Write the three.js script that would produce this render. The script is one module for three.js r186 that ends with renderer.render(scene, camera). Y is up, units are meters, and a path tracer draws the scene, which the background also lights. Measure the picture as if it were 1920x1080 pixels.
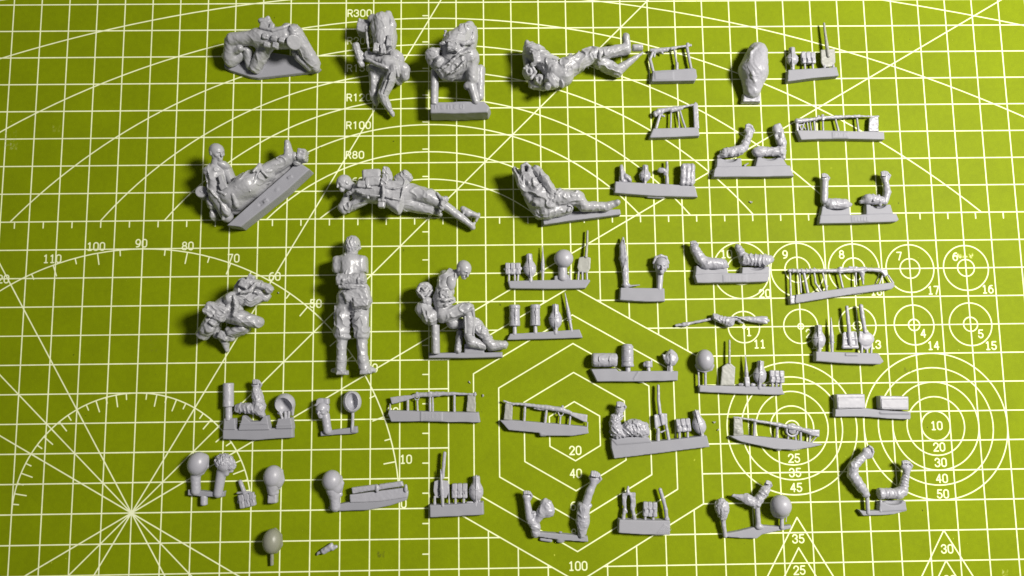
import * as THREE from 'three';
import { RectAreaLightUniformsLib } from 'three/addons/lights/RectAreaLightUniformsLib.js';
import { RoundedBoxGeometry } from 'three/addons/geometries/RoundedBoxGeometry.js';

// ---------------------------------------------------------------- camera
const scene = new THREE.Scene();
const camera = new THREE.PerspectiveCamera(42.547, 16 / 9, 0.01, 5);
// mat coordinates: X right, Y up the sheet, Z above it, in cm, zero where the two rulers cross
const CAM = [2.5263, -5.4032, 25.7481];
const AX = [[0.999823, -0.013257, 0.013325], [0.011698, 0.993754, 0.110975], [-0.014713, -0.110799, 0.993734]];
const world = (v) => new THREE.Vector3(v[0], v[2], -v[1]);
camera.position.copy(world(CAM)).multiplyScalar(0.01);
camera.quaternion.setFromRotationMatrix(new THREE.Matrix4().makeBasis(world(AX[0]), world(AX[1]), world(AX[2])));
scene.add(camera);

// ---------------------------------------------------------------- light: one desk lamp at the right, a dim room around
scene.background = new THREE.Color(0.085, 0.086, 0.092);
const LAMP = { at: [41, 8, 50], aim: [11, -1, 0], size: 0.115, intensity: 152, color: 0xfffaf2 };
const renderer = new THREE.WebGLRenderer({ antialias: true });
renderer.toneMapping = THREE.LinearToneMapping;
renderer.toneMappingExposure = 1;
renderer.shadowMap.enabled = true;
RectAreaLightUniformsLib.init();

// ---------------------------------------------------------------- noise
let seed = 7;
const rnd = () => { seed = (seed * 1664525 + 1013904223) >>> 0; return seed / 4294967296; };
const RT = new Float32Array(4096);
for (let i = 0; i < 4096; i++) RT[i] = rnd();
const hsh = (x, y, z) => RT[(Math.imul(x, 73) ^ Math.imul(y, 1871) ^ Math.imul(z, 3571)) & 4095];
function noise(x, y, z) {
  const xi = Math.floor(x), yi = Math.floor(y), zi = Math.floor(z);
  let a = x - xi, b = y - yi, c = z - zi;
  a = a * a * (3 - 2 * a); b = b * b * (3 - 2 * b); c = c * c * (3 - 2 * c);
  const l = (p, q, t) => p + (q - p) * t;
  return l(l(l(hsh(xi, yi, zi), hsh(xi + 1, yi, zi), a), l(hsh(xi, yi + 1, zi), hsh(xi + 1, yi + 1, zi), a), b),
    l(l(hsh(xi, yi, zi + 1), hsh(xi + 1, yi, zi + 1), a), l(hsh(xi, yi + 1, zi + 1), hsh(xi + 1, yi + 1, zi + 1), a), b), c);
}

// ---------------------------------------------------------------- places on the mat
// PX: pixels of the photograph to one cm of mat; V() chooses the enlargement that the following numbers were read from
const F = 1386.9, PX = 53.5;
let view = [0, 0, 1], tall = 1, lift = 1;                                // tall: figures are deeper than they are wide; lift: heights only
const V = (ox, oy, s, t = 1) => { view = [ox, oy, s]; tall = t; };
const U = (n) => n / view[2] / PX;                                     // a length in cm
function P(x, y, h = 0) {                                              // the point at height h that stands at (x, y)
  const u = (view[0] + x / view[2] - 960) / F, v = -(view[1] + y / view[2] - 540) / F, H = U(h) * lift;
  const d = [0, 1, 2].map((i) => AX[0][i] * u + AX[1][i] * v - AX[2][i]);
  const t = (H * tall - CAM[2]) / d[2];
  return [CAM[0] + d[0] * t, H, -(CAM[1] + d[1] * t)];
}

// ---------------------------------------------------------------- solid shapes as distance fields (cm)
const clamp01 = (t) => (t < 0 ? 0 : t > 1 ? 1 : t);
const box2 = (pts, r) => {
  const lo = [1e9, 1e9, 1e9], hi = [-1e9, -1e9, -1e9];
  for (const p of pts) for (let i = 0; i < 3; i++) { lo[i] = Math.min(lo[i], p[i] - r); hi[i] = Math.max(hi[i], p[i] + r); }
  return [lo, hi];
};
let rings = false;
function seg(A, B, ra, rb, o = {}) {
  const d = [B[0] - A[0], B[1] - A[1], B[2] - A[2]], L2 = d[0] * d[0] + d[1] * d[1] + d[2] * d[2] + 1e-9, L = Math.sqrt(L2);
  const ring0 = o.ring ?? rings, amp = (ring0 ? 0.62 : 0.85) * U(o.fold ?? 0), wl = U(o.wave ?? 30), ph = o.phase ?? 0;
  const n1 = Math.abs(d[1]) > 0.9 * L ? [1, 0, 0] : [d[2] / Math.hypot(d[0], d[2]), 0, -d[0] / Math.hypot(d[0], d[2])], n2 = [(d[1] * n1[2] - d[2] * n1[1]) / L, (d[2] * n1[0] - d[0] * n1[2]) / L, (d[0] * n1[1] - d[1] * n1[0]) / L], tw = o.twist ?? 1;
  const f = (x, y, z) => {
    const px = x - A[0], py = y - A[1], pz = z - A[2], t = clamp01((px * d[0] + py * d[1] + pz * d[2]) / L2);
    const qx = px - d[0] * t, qy = py - d[1] * t, qz = pz - d[2] * t;
    let r = ra + (rb - ra) * t;
    if (amp) {
      const ph0 = Math.atan2(qx * n2[0] + qy * n2[1] + qz * n2[2], qx * n1[0] + qy * n1[1] + qz * n1[2]), nz = noise(x * 4 + ph, y * 4, z * 4);
      const turn = ring0 ? (t * L / wl) * 3.1416 + tw * 1.3 * Math.sin(ph0 + ph) + 7 * nz : 2 * ph0 + tw * 0.5 * (t * L / wl) + 6 * nz;   // creases across or along the limb
      const w = 1 - Math.abs(Math.sin(turn + ph));
      r += amp * (2.4 * w * w - 0.6) * (0.35 + 1.1 * noise(x * 3 + 7, y * 3, z * 3 + ph));
    }
    return Math.sqrt(qx * qx + qy * qy + qz * qz) - r;
  };
  return { f, bb: box2([A, B], Math.max(ra, rb) + 2 * amp), k: U(o.k ?? 8) };
}
const c = (x1, y1, h1, r1, x2, y2, h2, r2, o) => seg(P(x1, y1, h1), P(x2, y2, h2), U(r1), U(r2), o);
function tube(pts, o) { const a = []; for (let i = 0; i + 1 < pts.length; i++) a.push(c(...pts[i], ...pts[i + 1], o)); return a; }
function axes(ang, tilt = 0, roll = 0) {                               // unit vectors (along, across, above) of a piece turned by ang on the mat
  const a = ang * Math.PI / 180, t = tilt * Math.PI / 180, r = roll * Math.PI / 180;
  const al = [Math.cos(a) * Math.cos(t), Math.sin(t), Math.sin(a) * Math.cos(t)], ac0 = [-Math.sin(a), 0, Math.cos(a)];
  const up0 = [-Math.cos(a) * Math.sin(t), Math.cos(t), -Math.sin(a) * Math.sin(t)];
  const ac = ac0.map((q, i) => q * Math.cos(r) + up0[i] * Math.sin(r)), up = up0.map((q, i) => q * Math.cos(r) - ac0[i] * Math.sin(r));
  return [al, ac, up];
}
function ellC(C, R, M, o = {}) {
  const [a, b, d] = M, f = (x, y, z) => {
    const px = x - C[0], py = y - C[1], pz = z - C[2];
    const u = (px * a[0] + py * a[1] + pz * a[2]) / R[0], v = (px * b[0] + py * b[1] + pz * b[2]) / R[1], w = (px * d[0] + py * d[1] + pz * d[2]) / R[2];
    const k0 = Math.sqrt(u * u + v * v + w * w), k1 = Math.sqrt(u * u / R[0] / R[0] + v * v / R[1] / R[1] + w * w / R[2] / R[2]) + 1e-9;
    return k0 < 1e-6 ? -Math.min(...R) : k0 * (k0 - 1) / k1;
  };
  return { f, bb: box2([C], Math.max(...R)), k: U(o.k ?? 8) };
}
const e = (x, y, h, a, b, d, ang = 0, o = {}) => ellC(P(x, y, h), [U(a), U(b), U(d)], axes(ang, o.tilt, o.roll), o);
function b(x, y, h, a, bb, d, ang = 0, o = {}) {                       // box of half sizes a, bb, d with rounded edges
  const C = P(x, y, h), r = U(o.round ?? Math.min(a, bb, d) * 0.35), R = [U(a) - r, U(bb) - r, U(d) - r], M = axes(ang, o.tilt, o.roll);
  const f = (x0, y0, z0) => {
    const p = [x0 - C[0], y0 - C[1], z0 - C[2]];
    let out = 0, inn = -1e9;
    for (let i = 0; i < 3; i++) { const q = Math.abs(p[0] * M[i][0] + p[1] * M[i][1] + p[2] * M[i][2]) - R[i]; if (q > 0) out += q * q; if (q > inn) inn = q; }
    return Math.sqrt(out) + Math.min(inn, 0) - r;
  };
  return { f, bb: box2([C], Math.hypot(U(a), U(bb), U(d))), k: U(o.k ?? 3) };
}
function cyl(x1, y1, h1, x2, y2, h2, r, o = {}) {                      // flat-ended round bar
  const A = P(x1, y1, h1), B = P(x2, y2, h2), R = U(r), d = [B[0] - A[0], B[1] - A[1], B[2] - A[2]], L = Math.hypot(...d), rr = U(o.round ?? r * 0.15);
  const n = d.map((q) => q / L), f = (x, y, z) => {
    const px = x - A[0], py = y - A[1], pz = z - A[2], t = px * n[0] + py * n[1] + pz * n[2];
    const rad = Math.sqrt(Math.max(0, px * px + py * py + pz * pz - t * t)) - R + rr, ax = Math.abs(t - L / 2) - L / 2 + rr;
    return Math.hypot(Math.max(rad, 0), Math.max(ax, 0)) + Math.min(Math.max(rad, ax), 0) - rr;
  };
  return { f, bb: box2([A, B], R), k: U(o.k ?? 3) };
}
function p(pts, h0, h1, o = {}) {                                      // slab whose outline is seen at height h1
  const Q = pts.map(([x, y]) => P(x, y, h1)), n = Q.length, y0 = U(h0), y1 = U(h1), r = U(o.round ?? 3), draft = o.draft ?? 0.12;
  const f = (x, y, z) => {
    let d = 1e9, s = 1;
    for (let i = 0, j = n - 1; i < n; j = i, i++) {
      const ex = Q[j][0] - Q[i][0], ez = Q[j][2] - Q[i][2], wx = x - Q[i][0], wz = z - Q[i][2], t = clamp01((wx * ex + wz * ez) / (ex * ex + ez * ez));
      const qx = wx - ex * t, qz = wz - ez * t;
      d = Math.min(d, qx * qx + qz * qz);
      const c1 = z >= Q[i][2], c2 = z < Q[j][2], c3 = ex * wz > ez * wx;
      if ((c1 && c2 && c3) || (!c1 && !c2 && !c3)) s = -s;
    }
    d = s * Math.sqrt(d) - draft * (y1 - y) + r;
    const v = Math.abs(y - (y0 + y1) / 2) - (y1 - y0) / 2 + r;
    return Math.hypot(Math.max(d, 0), Math.max(v, 0)) + Math.min(Math.max(d, v), 0) - r;
  };
  const bb = box2(Q, draft * (y1 - y0) + r); bb[0][1] = y0; bb[1][1] = y1;
  return { f, bb, k: U(o.k ?? 2) };
}
const neg = (q, k) => ({ ...q, sub: true, k: k === undefined ? q.k : U(k) });
// a head: r its half width, f where it faces, u where its crown points ([right, down the sheet, up] each)
function head(x, y, h, r, f, u, o = {}) {
  const C = P(x, y, h), R = U(r), nrm = (v) => { const l = Math.hypot(...v); return v.map((q) => q / l); };
  const fw = nrm([f[0], f[2], f[1]]);
  let up = [u[0], u[2], u[1]]; const dt = up[0] * fw[0] + up[1] * fw[1] + up[2] * fw[2]; up = nrm(up.map((q, i) => q - dt * fw[i]));
  const sd = [fw[1] * up[2] - fw[2] * up[1], fw[2] * up[0] - fw[0] * up[2], fw[0] * up[1] - fw[1] * up[0]];
  const at = (a, bq, d) => C.map((q, i) => q + R * (fw[i] * a + up[i] * bq + sd[i] * d)), M = [fw, sd, up], kk = { k: r * 0.16 };
  const E = (a, bq, d, ra, rs, ru, q = kk) => ellC(at(a, bq, d), [R * ra, R * rs, R * ru], M, q), G = (A, B, ra, rb, q = kk) => seg(at(...A), at(...B), R * ra, R * rb, q);
  const a = [E(-0.08, 0.1, 0, 1.18, 1, 1.05), G([0.4, -0.55, 0], [0.62, -1.02, 0], 0.58, 0.34), G([0.1, -0.6, 0.42], [0.1, -0.6, -0.42], 0.42, 0.42)];
  if (!o.faceless) {
    a.push(G([1.0, 0.0, 0], [1.22, -0.42, 0], 0.12, 0.17, { k: r * 0.08 }), E(0.95, 0.12, 0, 0.18, 0.55, 0.14), G([0.9, -0.78, 0.2], [0.9, -0.78, -0.2], 0.13, 0.13, { k: r * 0.1 }), E(0.82, -1.02, 0, 0.22, 0.26, 0.2));
    for (const s of [-1, 1]) a.push(neg(E(1.02, -0.1, s * 0.38, 0.24, 0.24, 0.16), r * 0.1), E(0.62, -0.36, s * 0.5, 0.3, 0.24, 0.26), E(-0.02, -0.16, s * 1.0, 0.26, 0.12, 0.34, { k: r * 0.05 }));
    for (const s of [-1, 1]) a.push(E(0.86, -0.1, s * 0.36, 0.13, 0.17, 0.11, { k: r * 0.03 }));
    a.push(neg(G([1.08, -0.74, 0.26], [1.08, -0.74, -0.26], 0.06, 0.06), r * 0.04));
  }
  return a;
}
// a hand at a wrist: palm, four fingers of unequal length and a thumb; dir where it points, curl 0 open .. 1 fist
function hand(x, y, h, dx, dy, s, curl = 0.6, o = {}) {
  const l = Math.hypot(dx, dy); dx /= l; dy /= l;
  const up = o.up ?? 1, q = (a, t, v) => [x + dx * a * s - dy * t * s, y + dy * a * s + dx * t * s, h + v * s * up];
  const a = [c(...q(0, 0, 0), s * 0.3, ...q(0.5, 0, 0), s * 0.36, { k: s * 0.15 }), c(...q(0.55, -0.24, 0.02), s * 0.24, ...q(0.55, 0.24, 0.02), s * 0.24, { k: s * 0.12 })];
  [[-0.29, 0.78], [-0.1, 0.95], [0.1, 0.9], [0.28, 0.66]].forEach(([t, len]) => {
    const e1 = 0.42 * len, b1 = q(0.78, t, 0.05), m = q(0.78 + e1 * (1 - 0.35 * curl), t, 0.08 + 0.25 * curl), tip = q(0.78 + e1 * (1.9 - 2.2 * curl), t * 0.9, 0.05 + 0.5 * curl);
    a.push(c(...b1, s * 0.12, ...m, s * 0.11, { k: s * 0.06 }), c(...m, s * 0.12, ...tip, s * 0.1, { k: s * 0.06 }));
  });
  const th = o.thumb ?? 1;
  a.push(c(...q(0.2, 0.3 * th, 0.05), s * 0.14, ...q(0.62, 0.55 * th, 0.2), s * 0.12, { k: s * 0.05 }), c(...q(0.62, 0.55 * th, 0.2), s * 0.12, ...q(0.9, 0.38 * th, 0.3 * curl + 0.1), s * 0.09, { k: s * 0.03 }));
  return a;
}

function solid(prims, o = {}) {                                        // distance field to a closed mesh (surface nets)
  prims = prims.flat(9);
  const h = o.cell ?? 0.024, lo = [1e9, 1e9, 1e9], hi = [-1e9, -1e9, -1e9];
  for (const q of prims) if (!q.sub) for (let i = 0; i < 3; i++) { lo[i] = Math.min(lo[i], q.bb[0][i] - q.k); hi[i] = Math.max(hi[i], q.bb[1][i] + q.k); }
  lo[1] = Math.max(lo[1], 0);
  for (let i = 0; i < 3; i++) { lo[i] -= 2.5 * h; hi[i] += 2.5 * h; }
  const N = [0, 1, 2].map((i) => Math.ceil((hi[i] - lo[i]) / h) + 1), [nx, ny, nz] = N, g = new Float32Array(nx * ny * nz).fill(1);
  for (const q of prims) {
    const m = q.k + 3 * h, s = [], t = [];
    for (let i = 0; i < 3; i++) { s[i] = Math.max(0, Math.floor((q.bb[0][i] - m - lo[i]) / h)); t[i] = Math.min(N[i] - 1, Math.ceil((q.bb[1][i] + m - lo[i]) / h)); }
    const f = q.f, k = Math.max(q.k, 1e-4);
    for (let z = s[2]; z <= t[2]; z++) for (let y = s[1]; y <= t[1]; y++) for (let x = s[0]; x <= t[0]; x++) {
      const i = x + nx * (y + ny * z), A = g[i], B = f(lo[0] + x * h, lo[1] + y * h, lo[2] + z * h);
      if (q.sub) { const w = Math.max(k - Math.abs(A + B), 0) / k; g[i] = Math.max(A, -B) + w * w * k * 0.25; } else { const w = Math.max(k - Math.abs(A - B), 0) / k; g[i] = Math.min(A, B) - w * w * k * 0.25; }
    }
  }
  const cl = o.cloth, ro = o.rough ?? 0.006, rw = 1 / (o.roughWave ?? 0.07), sd = o.seed ?? 0;
  let ca = 1, sa = 0;
  if (cl) { ca = Math.cos(cl[2] * Math.PI / 180); sa = Math.sin(cl[2] * Math.PI / 180); }
  for (let z = 0, i = 0; z < nz; z++) for (let y = 0; y < ny; y++) for (let x = 0; x < nx; x++, i++) {
    if (Math.abs(g[i]) < 0.12) {
      const X = lo[0] + x * h, Y = lo[1] + y * h, Z = lo[2] + z * h;
      let d = (noise(X * rw + sd, Y * rw, Z * rw) - 0.5) * 2 * ro;
      if (cl) {
        const w = 1 / cl[1], u = (X * ca + Z * sa) * w * 0.45, v = (-X * sa + Z * ca) * w, n = noise(u * 0.6 + sd, Y * w * 0.6, v * 0.6 + 9) * 1.6;
        const q = 1 - Math.abs(2 * noise(u + n + sd * 3, Y * w + n, v + n) - 1), q2 = 1 - Math.abs(2 * noise(u * 2.1 + n, Y * w * 2.1 - n, v * 2.1 + sd) - 1);
        const q3 = 1 - Math.abs(2 * noise(X * w * 4.3 + n, Y * w * 4.3, Z * w * 4.3) - 1);
        d -= 1.15 * cl[0] * (q * q * q - 0.3) + cl[0] * 0.6 * (q2 * q2 - 0.4) + cl[0] * 0.12 * (q3 * q3 - 0.4);
      }
      g[i] += d;
    }
    const fl = 0.004 - (lo[1] + y * h);
    if (fl > g[i]) g[i] = fl;
  }
  const vid = new Int32Array(nx * ny * nz).fill(-1), pos = [], idx = [];
  for (let z = 0; z < nz - 1; z++) for (let y = 0; y < ny - 1; y++) for (let x = 0; x < nx - 1; x++) {
    const i0 = x + nx * (y + ny * z);
    let mask = 0, n = 0, sx = 0, sy = 0, sz = 0;
    for (let q = 0; q < 8; q++) if (g[i0 + (q & 1) + nx * ((q >> 1 & 1) + ny * (q >> 2))] < 0) mask |= 1 << q;
    if (mask === 0 || mask === 255) continue;
    for (let q = 0; q < 8; q++) for (let ax = 0; ax < 3; ax++) {
      if (q >> ax & 1) continue;
      const r = q | 1 << ax;
      if ((mask >> q & 1) === (mask >> r & 1)) continue;
      const A = g[i0 + (q & 1) + nx * ((q >> 1 & 1) + ny * (q >> 2))], B = g[i0 + (r & 1) + nx * ((r >> 1 & 1) + ny * (r >> 2))], t = A / (A - B);
      sx += (q & 1) + (ax === 0 ? t : 0); sy += (q >> 1 & 1) + (ax === 1 ? t : 0); sz += (q >> 2) + (ax === 2 ? t : 0); n++;
    }
    vid[i0] = pos.length / 3;
    pos.push(lo[0] + (x + sx / n) * h, lo[1] + (y + sy / n) * h, lo[2] + (z + sz / n) * h);
  }
  const quad = (A, B, C, D, flip) => { if (A < 0 || B < 0 || C < 0 || D < 0) return; if (flip) idx.push(A, C, B, A, D, C); else idx.push(A, B, C, A, C, D); };
  const sX = 1, sY = nx, sZ = nx * ny;
  for (let z = 1; z < nz - 1; z++) for (let y = 1; y < ny - 1; y++) for (let x = 1; x < nx - 1; x++) {
    const i = x + nx * (y + ny * z), A = g[i] < 0;
    if (A !== g[i + sX] < 0) quad(vid[i], vid[i - sY], vid[i - sY - sZ], vid[i - sZ], A);
    if (A !== g[i + sY] < 0) quad(vid[i], vid[i - sZ], vid[i - sX - sZ], vid[i - sX], A);
    if (A !== g[i + sZ] < 0) quad(vid[i], vid[i - sX], vid[i - sX - sY], vid[i - sY], A);
  }
  const geo = new THREE.BufferGeometry();
  const arr = new Float32Array(pos.length), O = o.origin ?? [0, 0, 0];
  for (let i = 0; i < pos.length; i += 3) for (let j = 0; j < 3; j++) arr[i + j] = (pos[i + j] - O[j]) * 0.01 * (j === 1 ? o.stretch ?? 1 : 1);
  geo.setAttribute('position', new THREE.BufferAttribute(arr, 3));
  geo.setIndex(idx);
  geo.computeVertexNormals();
  return geo;
}

// ---------------------------------------------------------------- materials
const resin = (r, g2, b2, rough = 0.46) => new THREE.MeshPhysicalMaterial({ color: new THREE.Color().setRGB(r, g2, b2), roughness: rough, ior: 1.5 });
const BLOCK = [resin(0.304, 0.307, 0.342, 0.62), resin(0.292, 0.296, 0.33, 0.62), resin(0.314, 0.317, 0.35, 0.62)];
BLOCK.forEach((m) => { m.specularIntensity = 0.6; });
const GREY = [resin(0.375, 0.376, 0.418, 0.36), resin(0.36, 0.361, 0.402, 0.36), resin(0.385, 0.385, 0.425, 0.4)];
const FIG = [resin(0.39, 0.393, 0.415, 0.33), resin(0.377, 0.38, 0.402, 0.33)];
const OLIVE = resin(0.25, 0.255, 0.2, 0.4);
const THIN = new THREE.MeshPhysicalMaterial({ color: new THREE.Color().setRGB(0.38, 0.385, 0.35), roughness: 0.45, ior: 1.5, transmission: 0.12, thickness: 0 });

// ---------------------------------------------------------------- things and their parts
const used = new Map();
const numbered = (n) => { const k = used.get(n) ?? 0; used.set(n, k + 1); return k ? n + '_' + String(k).padStart(3, '0') : n; };
let T = null, ORI = [0, 0, 0], MAT = GREY[0], tally = 0;
function thing(name, x, y, label, category, o = {}) {
  T = new THREE.Group(); T.name = numbered(name); ORI = P(x, y, 0);
  T.position.set(ORI[0] * 0.01, 0, ORI[2] * 0.01);
  T.userData = { label, category };
  if (o.group) T.userData.group = o.group;
  MAT = o.mat ?? GREY[tally++ % 3];
  scene.add(T);
  return T;
}
function part(name, prims, o = {}) {                                   // prims given as a function are built without the vertical stretch
  const st = tall;
  if (typeof prims === 'function') { tall = 1; lift = st; prims = prims(); lift = 1; } 
  const stretch = tall; tall = st;
  const m = new THREE.Mesh(solid(prims, { ...o, stretch, origin: ORI, seed: tally * 1.7 + (T.children.length) }), o.mat ?? MAT);
  m.name = name; m.castShadow = m.receiveShadow = true;
  if (o.label) m.userData.label = o.label;
  (o.parent ?? T).add(m);
  return m;
}
const lerp2 = (A, B, t) => [A[0] + (B[0] - A[0]) * t, A[1] + (B[1] - A[1]) * t];
// raised, half legible cast marks on a block
function marks(x, y, h, w, hh, ang, n, sd) {
  const a = [], t = ang * Math.PI / 180, q = (u, v) => [x + u * Math.cos(t) - v * Math.sin(t), y + u * Math.sin(t) + v * Math.cos(t)];
  for (let i = 0; i < n; i++) {
    const u = -w + (2 * w * (i + 0.5)) / n, r = w / n * 0.42, k = Math.floor(hsh(i, sd, 3) * 4);
    const L = (u1, v1, u2, v2) => a.push(c(...q(u1, v1), h, 2.4, ...q(u2, v2), h, 2.4, { k: 1 }));
    L(u - r, -hh, u - r, hh);
    if (k !== 1) L(u - r, -hh, u + r, -hh * 0.8);
    if (k === 0 || k === 2) L(u + r, -hh, u + r, hh);
    if (k > 1) L(u - r, hh, u + r, hh);
    if (k === 3) L(u - r, 0, u + r, 0);
  }
  return a;
}
const block = (pts, h, extra = [], o = {}) => part('casting_block', [p(pts, 0, h, { round: 1.5, draft: 0.06, ...o }), extra], { cell: 0.024, rough: 0.005, roughWave: 0.3, mat: BLOCK[tally % 3], ...o });
// items cast on the blocks; each runs from A at its block to B at its tip
function canteen(ax, ay, bx, by, w, h) {
  const L = Math.hypot(bx - ax, by - ay), A = [ax, ay], B = [bx, by], ang = Math.atan2(by - ay, bx - ax) * 180 / Math.PI, at = (t) => lerp2(A, B, t);
  const m = part('canteen', [e(...at(0.43), h, L * 0.32, w * 0.52, w * 0.38, ang, { k: 6 }), c(...at(-0.05), h, w * 0.17, ...at(0.25), h, w * 0.2, { k: 5 }),
    cyl(...at(0.66), h, ...at(0.98), h, w * 0.27, { k: w * 0.14, round: w * 0.07 })], { rough: 0.008, cell: 0.02 });
  const n = [-(by - ay) / L, (bx - ax) / L], cr = at(0.5);
  part('strap', [tube([[...at(0.1), h + w * 0.2, w * 0.06], [...at(0.3), h + w * 0.34, w * 0.06], [...at(0.55), h + w * 0.36, w * 0.06], [...at(0.76), h + w * 0.27, w * 0.06], [...at(0.99), h + w * 0.25, w * 0.05]], { k: 1 }),
    tube([[-0.5, 0.1], [-0.3, 0.3], [0, 0.385], [0.3, 0.3], [0.5, 0.1]].map(([t, v]) => [cr[0] + n[0] * w * t, cr[1] + n[1] * w * t, h + w * v, w * 0.05]), { k: 1 })], { parent: m, cell: 0.016, rough: 0.002 });
  return m;
}
function pouch(x, y, w, hh, h, ang, legs = [], n = 3, name = 'ammunition_pouch') {
  const t = ang * Math.PI / 180, q = (u, v) => [x + u * Math.cos(t) - v * Math.sin(t), y + u * Math.sin(t) + v * Math.cos(t)], a = [], fl = [];
  for (let i = 0; i < n; i++) {
    const u = -w + 2 * w * (i + 0.5) / n, r = w / n * 0.96;
    a.push(b(...q(u, 0), h, r, hh, hh * 0.42, ang, { round: r * 0.5, k: 2 }));
    fl.push(b(...q(u, -hh * 0.45), h + hh * 0.36, r * 0.9, hh * 0.5, hh * 0.13, ang, { round: 3, k: 1 }), c(...q(u, -hh * 0.1), h + hh * 0.48, 3.5, ...q(u, hh * 0.5), h + hh * 0.42, 3.5, { k: 1 }));
  }
  const m = part(name, a, { cell: 0.02, rough: 0.008 });
  part('flap', fl, { parent: m, cell: 0.016, rough: 0.003 });
  for (const l of legs) part('casting_gate', [c(l[0], l[1], h - 4, l[4] ?? 9, l[2], l[3], h - 4, (l[4] ?? 9) * 1.1)], { cell: 0.022 });
  return m;
}
function bayonet(ax, ay, bx, by, w, h) {
  const A = [ax, ay], B = [bx, by], at = (t) => lerp2(A, B, t), n = [-(by - ay), bx - ax].map((q) => q / Math.hypot(bx - ax, by - ay));
  const m = part('bayonet', [c(...at(-0.04), h, w * 0.34, ...at(0.24), h, w * 0.42), c(...at(0.3), h, w * 0.5, ...at(0.45), h, w * 0.52, { k: 2 }), c(...at(0.45), h, w * 0.5, ...at(1), h, w * 0.1, { k: 4 })], { cell: 0.018, rough: 0.005 });
  const g = at(0.27);
  part('guard', [c(g[0] - n[0] * w * 0.62, g[1] - n[1] * w * 0.62, h, w * 0.13, g[0] + n[0] * w * 0.62, g[1] + n[1] * w * 0.62, h, w * 0.13), c(...at(0.3), h + w * 0.5, w * 0.08, ...at(0.85), h + w * 0.2, w * 0.05)], { parent: m, cell: 0.016, rough: 0.002 });
  return m;
}
function shovel(handle, blade, h, o = {}) {
  const g = new THREE.Group(); g.name = 'entrenching_shovel'; T.add(g);
  part('handle', tube(handle, { k: 4 }), { parent: g, cell: 0.018, rough: 0.006, mat: o.thin === false ? MAT : THIN });
  part('blade', [p(blade, h - (o.thick ?? 7), h + (o.thick ?? 7), { round: 4, draft: 0 }), o.extra ?? []], { parent: g, cell: 0.02, rough: 0.004, mat: o.thin === false ? MAT : THIN });
  for (const l of o.legs ?? []) part('casting_gate', [c(l[0], l[1], h, l[4] ?? 9, l[2], l[3], h, (l[4] ?? 9) * 1.15)], { cell: 0.022 });
  return g;
}
const gates = (h, list) => { for (const l of list) part('casting_gate', l.length === 5 ? [c(l[0], l[1], h, l[4] * 0.9, l[2], l[3], h, l[4])] : tube(l.map ? [[l[0], l[1], h, l[6]], [l[2], l[3], h, l[6]], [l[4], l[5], h, l[6]]] : l), { cell: 0.02, rough: 0.005 }); };
const arm = (prims, o = {}) => part('arm', prims, { cell: 0.02, cloth: [0.018, 0.12, 0], ...o });

// ---------------------------------------------------------------- the cutting mat
const MATBOX = [-20, -19, 25, 11];                                     // cm
const INK = '#f0f5cd', PITCH = 91;
function glyph(g, ch, x, y, w, h, foot) {                              // one character of the printed stroke lettering, top left at (x, y)
  const L = (pts, close) => { g.beginPath(); pts.forEach(([a, q], i) => (i ? g.lineTo(x + a * w, y + q * h) : g.moveTo(x + a * w, y + q * h))); if (close) g.closePath(); g.stroke(); };
  const O = (cx, cy, rx, ry, a0 = 0, a1 = 360) => { g.beginPath(); g.ellipse(x + cx * w, y + cy * h, rx * w, ry * h, 0, a0 * Math.PI / 180, a1 * Math.PI / 180); g.stroke(); };
  switch (ch) {
    case '0': g.beginPath(); g.roundRect(x, y, w, h, w * 0.48); g.stroke(); break;
    case '1': L([[0.22, 0.16], [0.55, 0], [0.55, 1]]); if (foot) L([[0.22, 1], [0.88, 1]]); break;
    case '2': O(0.5, 0.27, 0.5, 0.27, 180, 395); L([[0.92, 0.42], [0, 1], [1, 1]]); break;
    case '3': O(0.46, 0.25, 0.48, 0.25, 190, 440); O(0.46, 0.73, 0.52, 0.27, 280, 530); break;
    case '4': L([[0.75, 1], [0.75, 0], [0, 0.7], [1, 0.7]]); break;
    case '5': L([[0.95, 0], [0.14, 0], [0.06, 0.44], [0.3, 0.4]]); O(0.46, 0.69, 0.52, 0.3, 250, 520); break;
    case '6': O(0.5, 0.68, 0.5, 0.32); g.beginPath(); g.moveTo(x, y + 0.66 * h); g.quadraticCurveTo(x, y, x + 0.85 * w, y + 0.03 * h); g.stroke(); break;
    case '7': L([[0, 0], [1, 0], [0.38, 1]]); break;
    case '8': O(0.5, 0.24, 0.42, 0.24); O(0.5, 0.73, 0.5, 0.27); break;
    case '9': O(0.5, 0.32, 0.5, 0.32); g.beginPath(); g.moveTo(x + w, y + 0.34 * h); g.quadraticCurveTo(x + w, y + h, x + 0.15 * w, y + 0.97 * h); g.stroke(); break;
    case 'R': L([[0, 1], [0, 0], [0.6, 0]]); O(0.6, 0.26, 0.4, 0.26, 270, 450); L([[0.6, 0.52], [0, 0.52]]); L([[0.55, 0.52], [1, 1]]); break;
  }
}
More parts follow.
